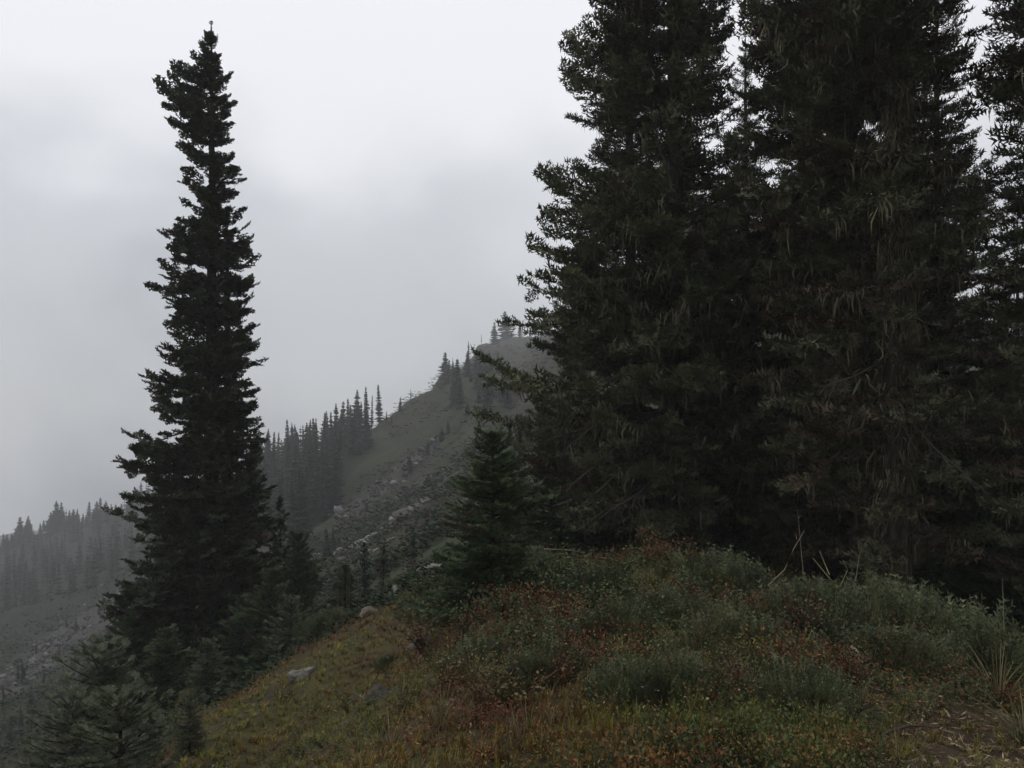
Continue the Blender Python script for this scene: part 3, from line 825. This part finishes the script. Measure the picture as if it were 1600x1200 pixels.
def boulder(name, seed, label, u, d, size, col, rz=0, sink=.3, rough=.4):
    V, T = stone(seed, 3, .8, rough)
    rng = np.random.default_rng(seed)
    nn = fbm(V[:, 0] * 2.5 + seed, V[:, 1] * 2.5 + V[:, 2] * 1.7, 4)[:, None]
    V = V * (1 + (nn - .5) * .35) * np.array(size)
    c = np.array(col) * (.55 + .9 * fbm(V[:, 0] * 6 / size[0], V[:, 2] * 6 / size[2] + V[:, 1] * 3, 4)[:, None])
    mk = np.clip((fbm(V[:, 0] * 4 / size[0] + seed, V[:, 1] * 4 / size[1] + V[:, 2] * 5 / size[2], 4)[:, None] - .5) * 6, 0, 1)
    c = c * (1 - mk * .85) + np.array([.045, .042, .02]) * mk * .85
    p = G(u, d, size[2] * (.25 - sink))
    o = obj(name, mesh(name, V, T, M_ROCK, c), loc=tuple(p), rotz=rz)
    return tag(o, label, 'rock', 'rocks in the meadow')
boulder('boulder', 90, 'pale grey lichen-spotted rock low in the sloping meadow', 478, 10.7, (.22, .16, .15), (.17, .165, .155), .5)
boulder('boulder', 91, 'dark block of rock in the middle of the meadow', 600, 7.6, (.17, .14, .14), (.024, .024, .026), .2, .35)
boulder('boulder', 92, 'pale streaked rock at the upper meadow edge left of the bright green fir', 678, 16.6, (.42, .22, .16), (.22, .21, .20), .9, .1)
boulder('boulder', 93, 'mossy grey rock poking from the meadow crest', 621, 15.3, (.16, .2, .24), (.13, .14, .12), .3, .15)
boulder('boulder', 94, 'small brown rock on the meadow slope below the mossy grey one', 578, 13.2, (.2, .16, .13), (.11, .09, .06), .3, .2)
boulder('boulder', 95, 'dark hidden rock beneath the low shrubs near the bright green fir', 660, 9.2, (.2, .16, .13), (.05, .05, .05), 1.3, .2)

def outcrop(label, u, d, n, size, seed, spread, col):
    rng = np.random.default_rng(seed)
    root = obj('rock_outcrop', None, loc=tuple(G(u, d)))
    tag(root, label, 'outcrop', 'rock outcrops on the slope')
    base = np.array(root.location)
    for k in range(n):
        V, T = stone(seed * 10 + k, 2, .5, .3)
        sz = size * rng.uniform(.5, 1.3)
        V = V * np.array([sz * 1.8, sz, sz])
        t = (k / max(1, n - 1) - .5) * 2
        x = base[0] + t * spread[0] + rng.normal(0, .3); y = base[1] + t * spread[1] + rng.normal(0, .8)
        z = float(gz(x, y)) + sz * .1
        c = np.array(col) * rng.uniform(.5, 1.5) * (.6 + .8 * fbm(V[:, 0] * 2, V[:, 2] * 5 + V[:, 1], 3)[:, None])
        o = obj('rock_slab', mesh('rock_slab', V, T, M_ROCK, c), root, (x - base[0], y - base[1], z - base[2]), rng.uniform(-.5, .3))
        o.rotation_euler.x = rng.uniform(-.3, .3); o.rotation_euler.y = -.35 + rng.uniform(-.2, .2)
outcrop('broken pale rock ledge on the slope above the narrow young firs', 590, 68, 14, .75, 101, (3.6, 3.0), (.14, .13, .125))
outcrop('dark jagged rock band on the brown slope left of the bright green fir', 668, 72, 9, .8, 102, (2.6, 6), (.07, .062, .055))
outcrop('brown broken rocks below the pale rock ledge', 545, 58, 8, .55, 103, (2.4, 2), (.10, .085, .07))

# ------------------------------------------------------------------ ground cover
def tuft_tpl(rng, n=12, wd=.035, spread=.35, bend=.35):
    V, T = [], []
    for k in range(n):
        ph = rng.uniform(0, 6.28); r = rng.uniform(0, .25)
        o = np.array([math.cos(ph), math.sin(ph), 0]); s = np.array([-o[1], o[0], 0]) * wd
        b = o * r; ln = rng.uniform(.5, 1.0); lean = rng.uniform(.1, spread)
        m = b + o * lean * ln * .5 + np.array([0, 0, ln * .55]); t = b + o * (lean + bend * rng.random()) * ln + np.array([0, 0, ln * (1 - .3 * rng.random())])
        i = len(V); V += [b - s, b + s, m - s * .8, m + s * .8, t]
        T += [(i, i + 1, i + 3), (i, i + 3, i + 2), (i + 2, i + 3, i + 4)]
    return np.array(V), np.array(T)
def leafy_tpl(rng, n=26, leaf=.10):
    V, T = [], []
    for k in range(n):
        ph = rng.uniform(0, 6.28); r = .5 * math.sqrt(rng.random()); h = rng.uniform(.15, 1.0) * (1 - r * .6)
        c = np.array([math.cos(ph) * r, math.sin(ph) * r, h])
        d = norm(np.array([math.cos(ph), math.sin(ph), 0]) * rng.uniform(.3, 1) + rng.normal(0, .4, 3) + np.array([0, 0, .35]))
        s = norm(np.cross(d, rng.normal(size=3))); l = leaf * rng.uniform(.6, 1.3)
        i = len(V); V += [c, c + d * l * .5 + s * l * .32, c + d * l, c + d * l * .5 - s * l * .32]
        T += [(i, i + 1, i + 2), (i, i + 2, i + 3)]
    return np.array(V), np.array(T)
def sprig_tpl(rng, n=7):
    V, T = [], []
    for k in range(n):
        ph = rng.uniform(0, 6.28); r = .35 * math.sqrt(rng.random())
        b = np.array([math.cos(ph) * r, math.sin(ph) * r, 0.]); d = norm(np.array([math.cos(ph) * r * 1.6, math.sin(ph) * r * 1.6, 1]) + rng.normal(0, .15, 3))
        ln = rng.uniform(.55, 1.0); s1 = norm(np.cross(d, rng.normal(size=3))); s2 = np.cross(d, s1)
        for q in range(4):
            c = b + d * ln * (.2 + .22 * q)
            for sg in (s1, -s1, s2):
                i = len(V); V += [c, c + d * .07, c + d * .12 + norm(sg + rng.normal(0, .3, 3)) * .11]; T.append((i, i + 1, i + 2))
        i = len(V); V += [b - s1 * .012, b + s1 * .012, b + d * ln * 1.05]; T.append((i, i + 1, i + 2))
    return np.array(V), np.array(T)
rg = np.random.default_rng(77)
TUFT = [tuft_tpl(rg) for _ in range(5)]
LEAFY = [leafy_tpl(rg) for _ in range(5)]
SPRIG = [sprig_tpl(rg) for _ in range(4)]
def put(acc, tpls, pos, sc, hs_, col, rng, tilt=.15):
    which = rng.integers(len(tpls), size=len(pos))
    for w, (tv, tt) in enumerate(tpls):
        m = which == w; k = int(m.sum())
        if not k: continue
        an = rng.uniform(0, 6.28, k); s = sc[m][:, None]; h = hs_[m][:, None]
        X = np.stack([np.cos(an), np.sin(an), 0 * an], 1) * s; Y = np.stack([-np.sin(an), np.cos(an), 0 * an], 1) * s
        Z = np.stack([rng.normal(0, tilt, k), rng.normal(0, tilt, k), np.ones(k)], 1) * h
        cj = rng.uniform(.7, 1.3, len(tv) // 1)
        acc.inst(tv, tt, X, Y, Z, pos[m], col[m], cj)

N = 18000
uu = rg.uniform(-120, 1720, N); rr = 1 / rg.uniform(1 / 19.5, 1 / 2.4, N) ** 1.0
rr = np.exp(rg.uniform(math.log(2.8), math.log(19.0), N))
X0 = (uu - 800) / F * rr; Y0 = rr; Z0 = gz(X0, Y0)
pu, pv = project(X0, Y0, Z0)
keep = (pv < 1330)
X0, Y0, Z0, pu, pv, rr = [a[keep] for a in (X0, Y0, Z0, pu, pv, rr)]
pos = np.stack([X0, Y0, Z0 - .01], 1); N = len(pos)
pn = fbm(X0 * 1.1 + 5, Y0 * 1.1 + 90, 3); pn2 = fbm(X0 * 2.3 + 31, Y0 * 2.3 + 4, 3); pn3 = fbm(X0 * .7 + 71, Y0 * .7 + 14, 3)
meadow = np.clip((740 - pu) / 90, 0, 1)
bare = np.clip((pu - 1390 + 160 * (pn2 - .5)) / 60, 0, 1) * np.clip((pv - 1110 + 90 * (pn - .5)) / 30, 0, 1)
rnd = rg.random(N)
typ = np.full(N, -1)
p_leaf = np.where(pn2 > .5, .55, .25) * (1 - meadow * .62)
p_sprig = np.clip((pn - .46) * 5, 0, .6) * (1 - meadow * .9)
typ[:] = 0
typ[rnd < p_leaf] = 1
typ[(rnd >= p_leaf) & (rnd < p_leaf + p_sprig)] = 2
typ[(bare > .3) & (rg.random(N) < np.where((pu > 1470) & (pv > 1130), .3, .86))] = -1
typ[(bare > .3) & (typ > 0) & (pu > 1470)] = 0
gs = np.clip(.5 + rr * .06, .62, 1.6)
def mixc(pal, n, rng, bias=None):
    pal = np.array(pal); i = rng.integers(len(pal), size=n) if bias is None else np.clip((bias * len(pal)).astype(int), 0, len(pal) - 1)
    return pal[i] * rng.uniform(.7, 1.3, (n, 1))
acc = Acc()
m = typ == 0; k = int(m.sum())
bias = np.clip(pn3[m] * 1.6 - .3 + rg.normal(0, .22, k), 0, .999)
cg = mixc([(.15, .14, .024), (.12, .125, .024), (.17, .14, .026), (.15, .10, .024), (.13, .075, .024), (.135, .07, .026)], k, rg, bias)
hgt = (.07 + .07 * rg.random(k)) * np.where(meadow[m] > .5, .85, 1.15)
pale = rg.random(k) < .05
cg[pale] = np.array([.17, .14, .07]) * rg.uniform(.7, 1.2, (int(pale.sum()), 1)); hgt[pale] *= 1.6
cg = cg * (.8 + .3 * meadow[m])[:, None]
yl_ = (pu[m] > 1470) & (pv[m] > 1105)
cg[yl_] = np.array([.13, .12, .022]) * rg.uniform(.6, 1.2, (int(yl_.sum()), 1)); hgt[yl_] *= .5
put(acc, TUFT, pos[m], .10 * gs[m], hgt * gs[m] ** .4, cg, rg)
go = obj('meadow_grass', acc.build('meadow_grass', M_COVER))
tag(go, 'short olive and rust meadow grass covering the near slope', 'grass', kind='stuff')
acc = Acc()
m = typ == 1; k = int(m.sum())
bias = np.clip((pn3[m] - .5) * 2.4 + .5 + rg.normal(0, .2, k), 0, .999)
cl = mixc([(.046, .066, .022), (.060, .075, .022), (.080, .070, .020), (.11, .060, .020), (.10, .040, .016), (.085, .028, .014), (.075, .022, .015)], k, rg, bias)
tall = np.clip((pn[m] - .42) * 5, 0, 1) * (1 - meadow[m])
cl = cl * np.array([1.2, 1.2, .95])
put(acc, LEAFY, pos[m], (.14 + .08 * rg.random(k)) * gs[m] * (1 + .35 * tall), (.10 + .12 * rg.random(k)) * gs[m] ** .4 * (1 + .75 * tall), cl, rg)
go = obj('huckleberry_cover', acc.build('huckleberry_cover', M_COVER))
tag(go, 'low huckleberry leaves turning green, rust and burgundy across the mound', 'shrub cover', kind='stuff')
acc = Acc()
m = typ == 2; k = int(m.sum())
cs = mixc([(.056, .064, .026), (.074, .082, .038), (.052, .060, .020), (.088, .090, .042)], k, rg)
put(acc, SPRIG, pos[m], (.16 + .06 * rg.random(k)) * gs[m], (.12 + .10 * rg.random(k)) * gs[m] ** .4, cs, rg, .3)
go = obj('heather_cover', acc.build('heather_cover', M_COVER))
tag(go, 'dull blue-green heather sprigs between the rusty leaves', 'heather', kind='stuff')

# litter on the bare patch and scattered pale flecks
acc = Acc()
n = 5200
lu = np.where(rg.random(n) < .55, rg.uniform(1330, 1700, n), rg.uniform(200, 1600, n)); ld = np.where(lu > 1330, rg.uniform(2.8, 6.5, n), rg.uniform(3.2, 15, n))
x = (lu - 800) / F * ld; z = gz(x, ld)
an = rg.uniform(0, 6.28, n); ln = np.where(lu > 1330, rg.uniform(.006, .035, n), rg.uniform(.006, .016, n)) * (1 + ld * .03); wd = rg.uniform(.0015, .005, n) * (1 + ld * .06)
d3 = np.stack([np.cos(an), np.sin(an), rg.normal(0, .25, n)], 1); s3 = np.stack([-np.sin(an), np.cos(an), rg.normal(0, .3, n)], 1)
dz = np.where(lu > 1330, .008, .09)
c0 = np.stack([x, ld, z + dz + rg.uniform(0, .05, n)], 1)
V = np.stack([c0 - d3 * ln[:, None], c0 - s3 * wd[:, None], c0 + d3 * ln[:, None], c0 + s3 * wd[:, None]], 1).reshape(-1, 3)
b = np.arange(n)[:, None] * 4
T = np.concatenate([b + [[0, 1, 2]], b + [[0, 2, 3]]])
cc = np.repeat(mixc([(.12, .09, .055), (.09, .055, .03), (.20, .165, .10), (.06, .04, .027), (.10, .05, .03)], n, rg), 4, 0)
acc.add(V, T, cc)
tag(obj('leaf_litter', acc.build('leaf_litter', M_COVER)), 'scattered straw-coloured leaf and needle litter on the soil', 'litter', kind='stuff')

# scrub on the slopes beyond the meadow rim
SCRUB = [leafy_tpl(rg, 18, .24) for _ in range(4)]
def scrub(name, label, n, ur, dr, size, pal, ok=None):
    u = rg.uniform(*ur, n); d = np.exp(rg.uniform(math.log(dr[0]), math.log(dr[1]), n)); x = (u - 800) / F * d; z = gz(x, d)
    q = fbm(x * .12 + 9, d * .12 + 3, 3)
    pu_, pv_ = project(x, d, z)
    k_ = q + rg.normal(0, .12, n) > .46
    if ok is not None: k_ &= ok(pu_, pv_)
    x, d, z = x[k_], d[k_], z[k_]; m_ = len(x)
    ps = np.stack([x, d, z - (.05 + .12 * np.clip(d / 120, 0, 1.5)) * size], 1); sc_ = size * rg.uniform(.5, 1.4, m_) * (.5 + d / dr[1])
    c = mixc(pal, m_, rg, np.clip(q[k_] * 1.6 - .35 + rg.normal(0, .2, m_), 0, .999))
    a = Acc(); put(a, SCRUB, ps, sc_, sc_ * rg.uniform(.35, .7, m_) * (.45 if dr[1] > 200 else 1), c, rg, .2)
    return tag(obj(name, a.build(name, M_FAR)), label, 'scrub', kind='stuff')
def off_scree(u, v):
    def f(u0, v0, u1, v1, w):
        du, dv = u1 - u0, v1 - v0; l = math.hypot(du, dv)
        return np.abs((u - u0) * dv - (v - v0) * du) / l < w
    return ~(f(530, 815, 690, 690, 12) & (u < 700) & (u > 500)) & ~(f(0, 1075, 195, 940, 24) & (u < 210))
PAL_S = [(.026, .018, .012), (.026, .024, .012), (.020, .028, .012), (.016, .028, .012), (.014, .024, .011), (.012, .020, .010)]
scrub('slope_scrub', 'low rusty and green scrub on the central slope around the scree', 2600, (380, 860), (36, 90), 1.1, PAL_S, off_scree)
scrub('slope_scrub', 'thin dark scrub high on the central slope below the ridge', 3600, (560, 870), (85, 330), 2.2, PAL_S, off_scree)
scrub('slope_scrub', 'dark scrub around the talus gully at the lower left', 2600, (-40, 340), (42, 190), 1.5, PAL_S, off_scree)
scrub('bank_scrub', 'dark brush on the steep bank below the meadow rim', 3000, (-60, 780), (13, 42), .45, PAL_S, lambda u, v: v > 860)
# ------------------------------------------------------------------ juniper mats (each its own thing)
def juniper(seed):
    rng = np.random.default_rng(seed); a = Acc()
    n = 270
    ph = rng.uniform(0, 6.28, n); r = np.sqrt(rng.random(n))
    rim = 1 + .22 * np.sin(3 * ph + seed) + .12 * np.sin(7 * ph)
    x = np.cos(ph) * r * rim; y = np.sin(ph) * r * rim
    z = .34 * (1 - r ** 2) * (.2 + 1.5 * fbm(x * 2.2 + seed, y * 2.2))
    pos = np.stack([x, y, z], 1)
    X = []; d = norm(np.stack([x * 1.1, y * 1.1, .75 + 0 * x], 1) + rng.normal(0, .3, (n, 3)))
    s = norm(np.cross(d, rng.normal(size=(n, 3)))); t = np.cross(d, s)
    sc = .14 + .30 * rng.random((n, 1)) ** 1.6
    col = np.array([.058, .070, .034]) * rng.uniform(.45, 1.7, (n, 1)) + np.array([.02, .010, .0]) * rng.random((n, 1)) ** 3
    w = rng.integers(len(SPRIG), size=n)
    for k, (tv, tt) in enumerate(SPRIG):
        mm = w == k
        a.inst(tv, tt, s[mm] * sc[mm], t[mm] * sc[mm], d[mm] * sc[mm], pos[mm], col[mm])
    for k in range(10):
        p = rng.uniform(0, 6.28); q = np.array([math.cos(p), math.sin(p), 0])
        a.tube([q * .05, q * .4 + (0, 0, .1), q * .9 + (0, 0, .12)], [.02, .014, .006], 4, (.06, .045, .035))
    return a.build('juniper_mat', M_COVER)
JM = [juniper(i + 1) for i in range(3)]
jl = [
 (1330, 7.6, .75, 'large blue-green juniper mat below the lichen-draped trunk'),
 (1440, 7.0, .70, 'long blue-green juniper mat trailing toward the right edge'),
 (1275, 6.7, .50, 'grey-green juniper mat left of the two largest mats'),
 (1130, 9.6, .62, 'juniper mound on the crest at the edge of the dark grove'),
 (1185, 9.2, .45, 'small juniper mound right of the crest mound'),
 (1000, 5.0, .36, 'juniper clump at the bottom edge in the middle'),
 (850, 5.6, .30, 'small pale juniper clump among the rust leaves'),
 (1060, 4.9, .3, 'second juniper clump at the bottom right of the middle one'),
 (610, 8.9, .16, 'tiny round juniper tuft beside the dark block of rock'),
 (720, 9.5, .45, 'dark juniper mat spreading under the bright green fir'),
 (830, 10.0, .55, 'dark juniper mat right of the bright green fir'),
 (930, 9.0, .42, 'shaded juniper mat left of the crest'),
 (1520, 6.4, .45, 'rightmost juniper mat before the grass tuft'),
 (1230, 8.2, .5, 'juniper mat between the crest mounds and the large mat'),
 (1375, 8.5, .6, 'juniper mat right at the foot of the lichen-draped trunk'),
 (1405, 6.1, .45, 'juniper mat hanging over the bare soil'),
 (1160, 6.2, .4, 'juniper clump in the rust leaves below the crest mound'),
 (965, 6.7, .38, 'juniper clump in the middle of the mound'),
 (1060, 7.7, .4, 'juniper clump above the middle of the mound'),
 (1490, 7.7, .55, 'juniper mat under the shaded firs near the right edge'),
 (770, 6.7, .34, 'dark juniper clump below the bright green fir'),
 (1250, 4.7, .32, 'juniper clump at the bottom left of the bare soil'),
 (520, 14.2, .42, 'bushy green mat at the left rim of the meadow'),
 (640, 16.5, .42, 'bright green bush at the rim beside the mossy grey rock'),
]
for i, (u, d, s, lab) in enumerate(jl):
    p = G(u, d, -.03)
    o = obj('juniper_mat', JM[i % 3], loc=tuple(p), rotz=i * 1.7, scale=(s * 1.2, s, s * (1.1 + .5 * ((i * 7) % 5) / 4)))
    tag(o, lab, 'juniper', 'juniper mats in the meadow')

# ------------------------------------------------------------------ huckleberry bushes standing out of the cover
def bush(seed, pal):
    rng = np.random.default_rng(seed); a = Acc(); pal = np.array(pal)
    for k in range(16):
        ph = rng.uniform(0, 6.28); o = np.array([math.cos(ph), math.sin(ph), 0]); ln = rng.uniform(.5, 1.0); le = rng.uniform(.15, .8)
        t = np.linspace(0, 1, 4)[:, None]
        c = o * (le * ln * t ** 1.3) + np.array([0, 0, 1.]) * ln * t * (1 - .25 * le * t)
        a.tube(c, np.linspace(.012, .004, 4), 3, (.05, .03, .022))
        n = 44; q = rng.uniform(.2, 1.0, n)
        p = np.stack([np.interp(q, t[:, 0], c[:, i]) for i in range(3)], 1) + rng.normal(0, .06, (n, 3))
        d = norm(rng.normal(0, .7, (n, 3)) + o + np.array([0, 0, .3])); sd = norm(np.cross(d, rng.normal(size=(n, 3)))); l = rng.uniform(.03, .065, (n, 1))
        V = np.stack([p, p + d * l * .5 + sd * l * .33, p + d * l, p + d * l * .5 - sd * l * .33], 1).reshape(-1, 3); b = np.arange(n)[:, None] * 4
        a.add(V, np.concatenate([b + [[0, 1, 2]], b + [[0, 2, 3]]]), np.repeat(pal[rng.integers(len(pal), size=n)] * rng.uniform(.6, 1.4, (n, 1)), 4, 0))
    return a.build('huckleberry_bush', M_COVER)
BK = {'green': [(.038, .060, .020), (.055, .078, .024), (.028, .046, .017)], 'russet': [(.10, .050, .018), (.085, .032, .016), (.07, .06, .02)], 'olive': [(.085, .08, .024), (.065, .062, .02), (.09, .06, .02)], 'burgundy': [(.066, .028, .015), (.052, .022, .013), (.06, .05, .018)]}
BM = {k: [bush(400 + i * 10 + j, p) for j in range(2)] for i, (k, p) in enumerate(BK.items())}
spots = {'russet': [(1010, 10.8), (1035, 11.2), (975, 10.6), (1060, 10.4), (1240, 8.2), (1290, 8.0), (1150, 7.4), (905, 7.0), (1210, 5.6), (760, 5.2)],
         'green': [(880, 9.8), (860, 8.4), (920, 8.0), (965, 9.2), (790, 7.6), (730, 8.2), (1085, 9.0), (1000, 7.2), (840, 6.4), (680, 10.4), (655, 13.5), (905, 11.0)],
         'olive': [(940, 11.2), (1100, 10.0), (1020, 8.4), (1120, 6.2), (960, 6.0), (700, 6.4), (800, 5.0), (630, 6.6)],
         'burgundy': [(1170, 8.2), (1095, 7.8), (1250, 6.4), (1195, 6.9), (870, 5.4), (1150, 4.9), (660, 8.4), (1330, 5.4), (745, 6.9)]}
wh = {'russet': 'russet-leaved', 'green': 'green-leaved', 'olive': 'olive-leaved', 'burgundy': 'burgundy-leaved'}
bi = 0
for k, L_ in spots.items():
    for n_, (u, d) in enumerate(sorted(L_)):
        sc_ = rg.uniform(.26, .58) * (.75 + .03 * d) * (1.35 if k == 'green' else 1.0)
        o = obj('huckleberry_bush', BM[k][bi % 2], loc=tuple(G(u, d, -.03)), rotz=bi * 1.3, scale=(sc_ * 1.15, sc_ * 1.15, sc_)); bi += 1
        tag(o, ORD[n_] + ' ' + wh[k] + ' low bush from the left on the mound', 'bush', wh[k] + ' bushes on the mound')
# ------------------------------------------------------------------ grass tufts, stalks, sticks
def big_tuft(seed, n=110):
    rng = np.random.default_rng(seed); a = Acc()
    for k in range(n):
        ph = rng.uniform(0, 6.28); o = np.array([math.cos(ph), math.sin(ph), 0]); s = np.array([-o[1], o[0], 0])
        ln = rng.uniform(.15, .6); le = rng.uniform(.1, 1.7)
        t = np.linspace(0, 1, 5)
        c = o * (.16 * rng.random()) + np.outer(t * t * le * ln, o) + np.outer(t * ln * (1 - .25 * t * le), [0, 0, 1])
        w = np.array([.0035, .0035, .003, .002, .0004])[:, None]
        V = np.concatenate([c - s * w, c + s * w]); T = []
        for i in range(4): T += [(i, i + 5, i + 6), (i, i + 6, i + 1)]
        a.add(V, T, np.array([[.08, .078, .024], [.06, .065, .022], [.12, .10, .045]][rng.integers(3)]) * rng.uniform(.7, 1.2))
    return a.build('grass_tuft', M_COVER)
GT = [big_tuft(1), big_tuft(2)]
for i, (u, d, s, lab) in enumerate([(1560, 5.6, .75, 'tall arching grass tuft at the right edge'), (1600, 5.0, .65, 'grass tuft cut by the right edge of the view'), (1530, 6.6, .7, 'yellow grass tuft behind the tall arching one'),
                                  (610, 5.4, .5, 'dry straw tuft at the bottom of the meadow'), (560, 6.0, .45, 'small green tuft in the lower meadow'), (690, 5.0, .5, 'pale grass tuft at the bottom near the middle'), (740, 6.2, .45, 'rusty dry grass tuft right of the dark block of rock'), (1100, 7.4, .4, 'fresh green tuft among rust leaves on the mound'), (1275, 4.3, .35, 'straw tuft near the bottom beside the bare soil')]):
    o = obj('grass_tuft', GT[i % 2], loc=tuple(G(u, d, -.02)), rotz=i, scale=s)
    tag(o, lab, 'grass', 'grass tufts')

def stick(name, label, cat, pts, r, col, twigs=(), group=None):
    pts = [np.array(p) for p in pts]; b = pts[0]
    a = Acc(); rng = np.random.default_rng(int(abs(b[0]) * 1000) + 3)
    q = np.array(pts) - b
    a.tube(q, np.linspace(r, r * .35, len(q)), 5, col)
    for tw in twigs:
        t = np.array([np.array(p) - b for p in tw]); a.tube(t, np.linspace(r * .6, r * .25, len(t)), 4, col)
    o = obj(name, a.build(name, M_DEAD), loc=tuple(b))
    return tag(o, label, cat, group)
PG = (.20, .16, .115); YG = (.24, .20, .10)
stick('dead_stick', 'tall thin forked bare stick rising before the dark grove', 'stick', [P(1256, 905, 8.6), P(1251, 850, 8.6), P(1246, 795, 8.6)], .004, PG, [[P(1247, 810, 8.6), P(1251, 806, 8.6)]], 'bare sticks on the mound')
stick('dead_stick', 'curved leaning bare stick crossing the tall forked one', 'stick', [P(1200, 915, 8.4), P(1226, 890, 8.4), P(1240, 858, 8.5), P(1257, 829, 8.5)], .007, PG, [[P(1245, 843, 8.5), P(1243, 833, 8.5)]], 'bare sticks on the mound')
stick('dead_stick', 'thick pale broken stick leaning left on the mound', 'stick', [P(1322, 934, 7.9), P(1303, 912, 7.9), P(1270, 872, 8.0)], .009, YG, [[P(1296, 898, 7.9), P(1280, 860, 8)], [P(1312, 918, 7.9), P(1324, 892, 7.9)]], 'bare sticks on the mound')
stick('dead_stick', 'upright thin stick right of the broken one', 'stick', [P(1333, 936, 8.0), P(1338, 900, 8.0), P(1344, 860, 8.0)], .005, PG, [], 'bare sticks on the mound')
stick('dead_stick', 'thin stick leaning right at the foot of the upright one', 'stick', [P(1332, 936, 7.8), P(1355, 912, 7.9)], .004, PG, [[P(1332, 934, 7.8), P(1326, 918, 7.8)]], 'bare sticks on the mound')
stick('dead_stick', 'single straight dry stem near the right edge', 'stick', [P(1569, 1005, 6.6), P(1568, 950, 6.6), P(1566, 903, 6.6)], .004, PG, [], 'bare sticks on the mound')
stick('dead_stick', 'crossed dry stem left of the straight one near the right edge', 'stick', [P(1512, 1012, 6.8), P(1508, 985, 6.8), P(1498, 972, 6.8)], .006, YG, [[P(1512, 1000, 6.8), P(1519, 968, 6.8)]], 'bare sticks on the mound')
stick('dead_stick', 'short leaning dry stem beside the straight one', 'stick', [P(1570, 1005, 6.5), P(1548, 974, 6.5)], .004, PG, [], 'bare sticks on the mound')
stick('fallen_branch', 'pale fallen branch lying behind the bright green fir', 'branch', [P(850, 858, 12.9), P(885, 859, 12.6), P(915, 864, 12.4)], .012, (.15, .12, .08), [[P(885, 860, 12.6), P(880, 868, 12.5)]])
stick('fallen_branch', 'dark branch lying on the bare soil at the bottom right', 'branch', [np.array(G(1375, 4.6, .03)), np.array(G(1420, 4.7, .05)), np.array(G(1480, 4.9, .04))], .012, (.05, .04, .033))
stick('fallen_branch', 'grey root curling out under the large juniper mat', 'branch', [np.array(G(1330, 6.0, .12)), np.array(G(1342, 5.9, .1)), np.array(G(1336, 5.7, .02))], .014, (.16, .14, .12))
for i, (u, v0, v1, lab) in enumerate([(468, 975, 925, 'leftmost'), (472, 982, 938, 'second'), (484, 978, 933, 'third'), (491, 980, 936, 'fourth'), (529, 935, 900, 'fifth'), (536, 935, 898, 'sixth'), (543, 930, 898, 'seventh'), (547, 930, 899, 'eighth'), (561, 925, 880, 'ninth'), (565, 925, 879, 'tenth')]):
    d = 15.5 if u < 500 else 16.5
    g = G(u, d)
    stick('flower_stalk', lab + ' dry flower stalk from the left at the meadow rim', 'stalk', [g, np.array(P(u - 1, (v0 + v1) / 2, d)), np.array(P(u, v1, d))], .006, (.13, .115, .07), [], 'dry flower stalks at the meadow rim')

# ------------------------------------------------------------------ dead limbs under the large fir on the right
def dead_limb(parent_loc, pts, seed, r=.03, n=26, col=(.055, .048, .043), droop=1.0):
    rng = np.random.default_rng(seed); a = Acc()
    pts = np.array(pts, float); a.tube(pts, np.linspace(r, .006, len(pts)), 5, col)
    cum = np.linspace(0, 1, len(pts))
    for k in range(n):
        q = rng.uniform(.15, 1); p = np.array([np.interp(q, cum, pts[:, c]) for c in range(3)])
        ax = norm(pts[-1] - pts[0]); d = norm(ax * rng.uniform(.3, 1) + rng.normal(0, .5, 3) + np.array([0, 0, -.35 * droop])); ln = rng.uniform(.15, .7) * (1.1 - q * .5)
        m = p + d * ln * .5; e_ = p + d * ln + np.array([0, 0, -.12 * ln])
        a.tube([p, m, e_], [.008, .006, .003], 3, np.array(col) * rng.uniform(.7, 1.5))
    return a.build('dead_branch', M_DEAD)
rootA = [o for o in bpy.data.objects if o.get('label', '').startswith('large shaggy fir')][0]
A0 = np.array(gA)
for i, (u0, v0, u1, v1, u2, v2, dd) in enumerate([(1040, 700, 960, 745, 880, 815, -1.2), (1040, 680, 960, 705, 890, 760, -.8), (1040, 740, 970, 780, 900, 830, -1.6), (1045, 640, 940, 660, 850, 690, -1), (1050, 600, 960, 640, 885, 700, -1.5), (1050, 720, 1000, 770, 950, 800, -2.2), (1060, 680, 1090, 740, 1105, 800, -1.5), (1040, 560, 960, 590, 890, 650, -1.8)]):
    pts = [np.array(P(u0, v0, 15.0)) - A0, np.array(P(u1, v1, 15 + dd * .6)) - A0, np.array(P(u2, v2, 15 + dd)) - A0]
    obj('dead_branch', dead_limb(None, pts, 200 + i), rootA)
rootB = [o for o in bpy.data.objects if o.get('label', '').startswith('fir draped')][0]
B0 = np.array(gB)
for i, (u0, v0, u1, v1, u2, v2, dd) in enumerate([(1390, 560, 1330, 590, 1280, 605, -.7), (1405, 640, 1460, 700, 1530, 760, -.9)]):
    pts = [np.array(P(u0, v0, 11.5)) - B0, np.array(P(u1, v1, 11.5 + dd * .6)) - B0, np.array(P(u2, v2, 11.5 + dd)) - B0]
    obj('dead_branch', dead_limb(None, pts, 300 + i, .022, 14, (.06, .054, .046)), rootB)
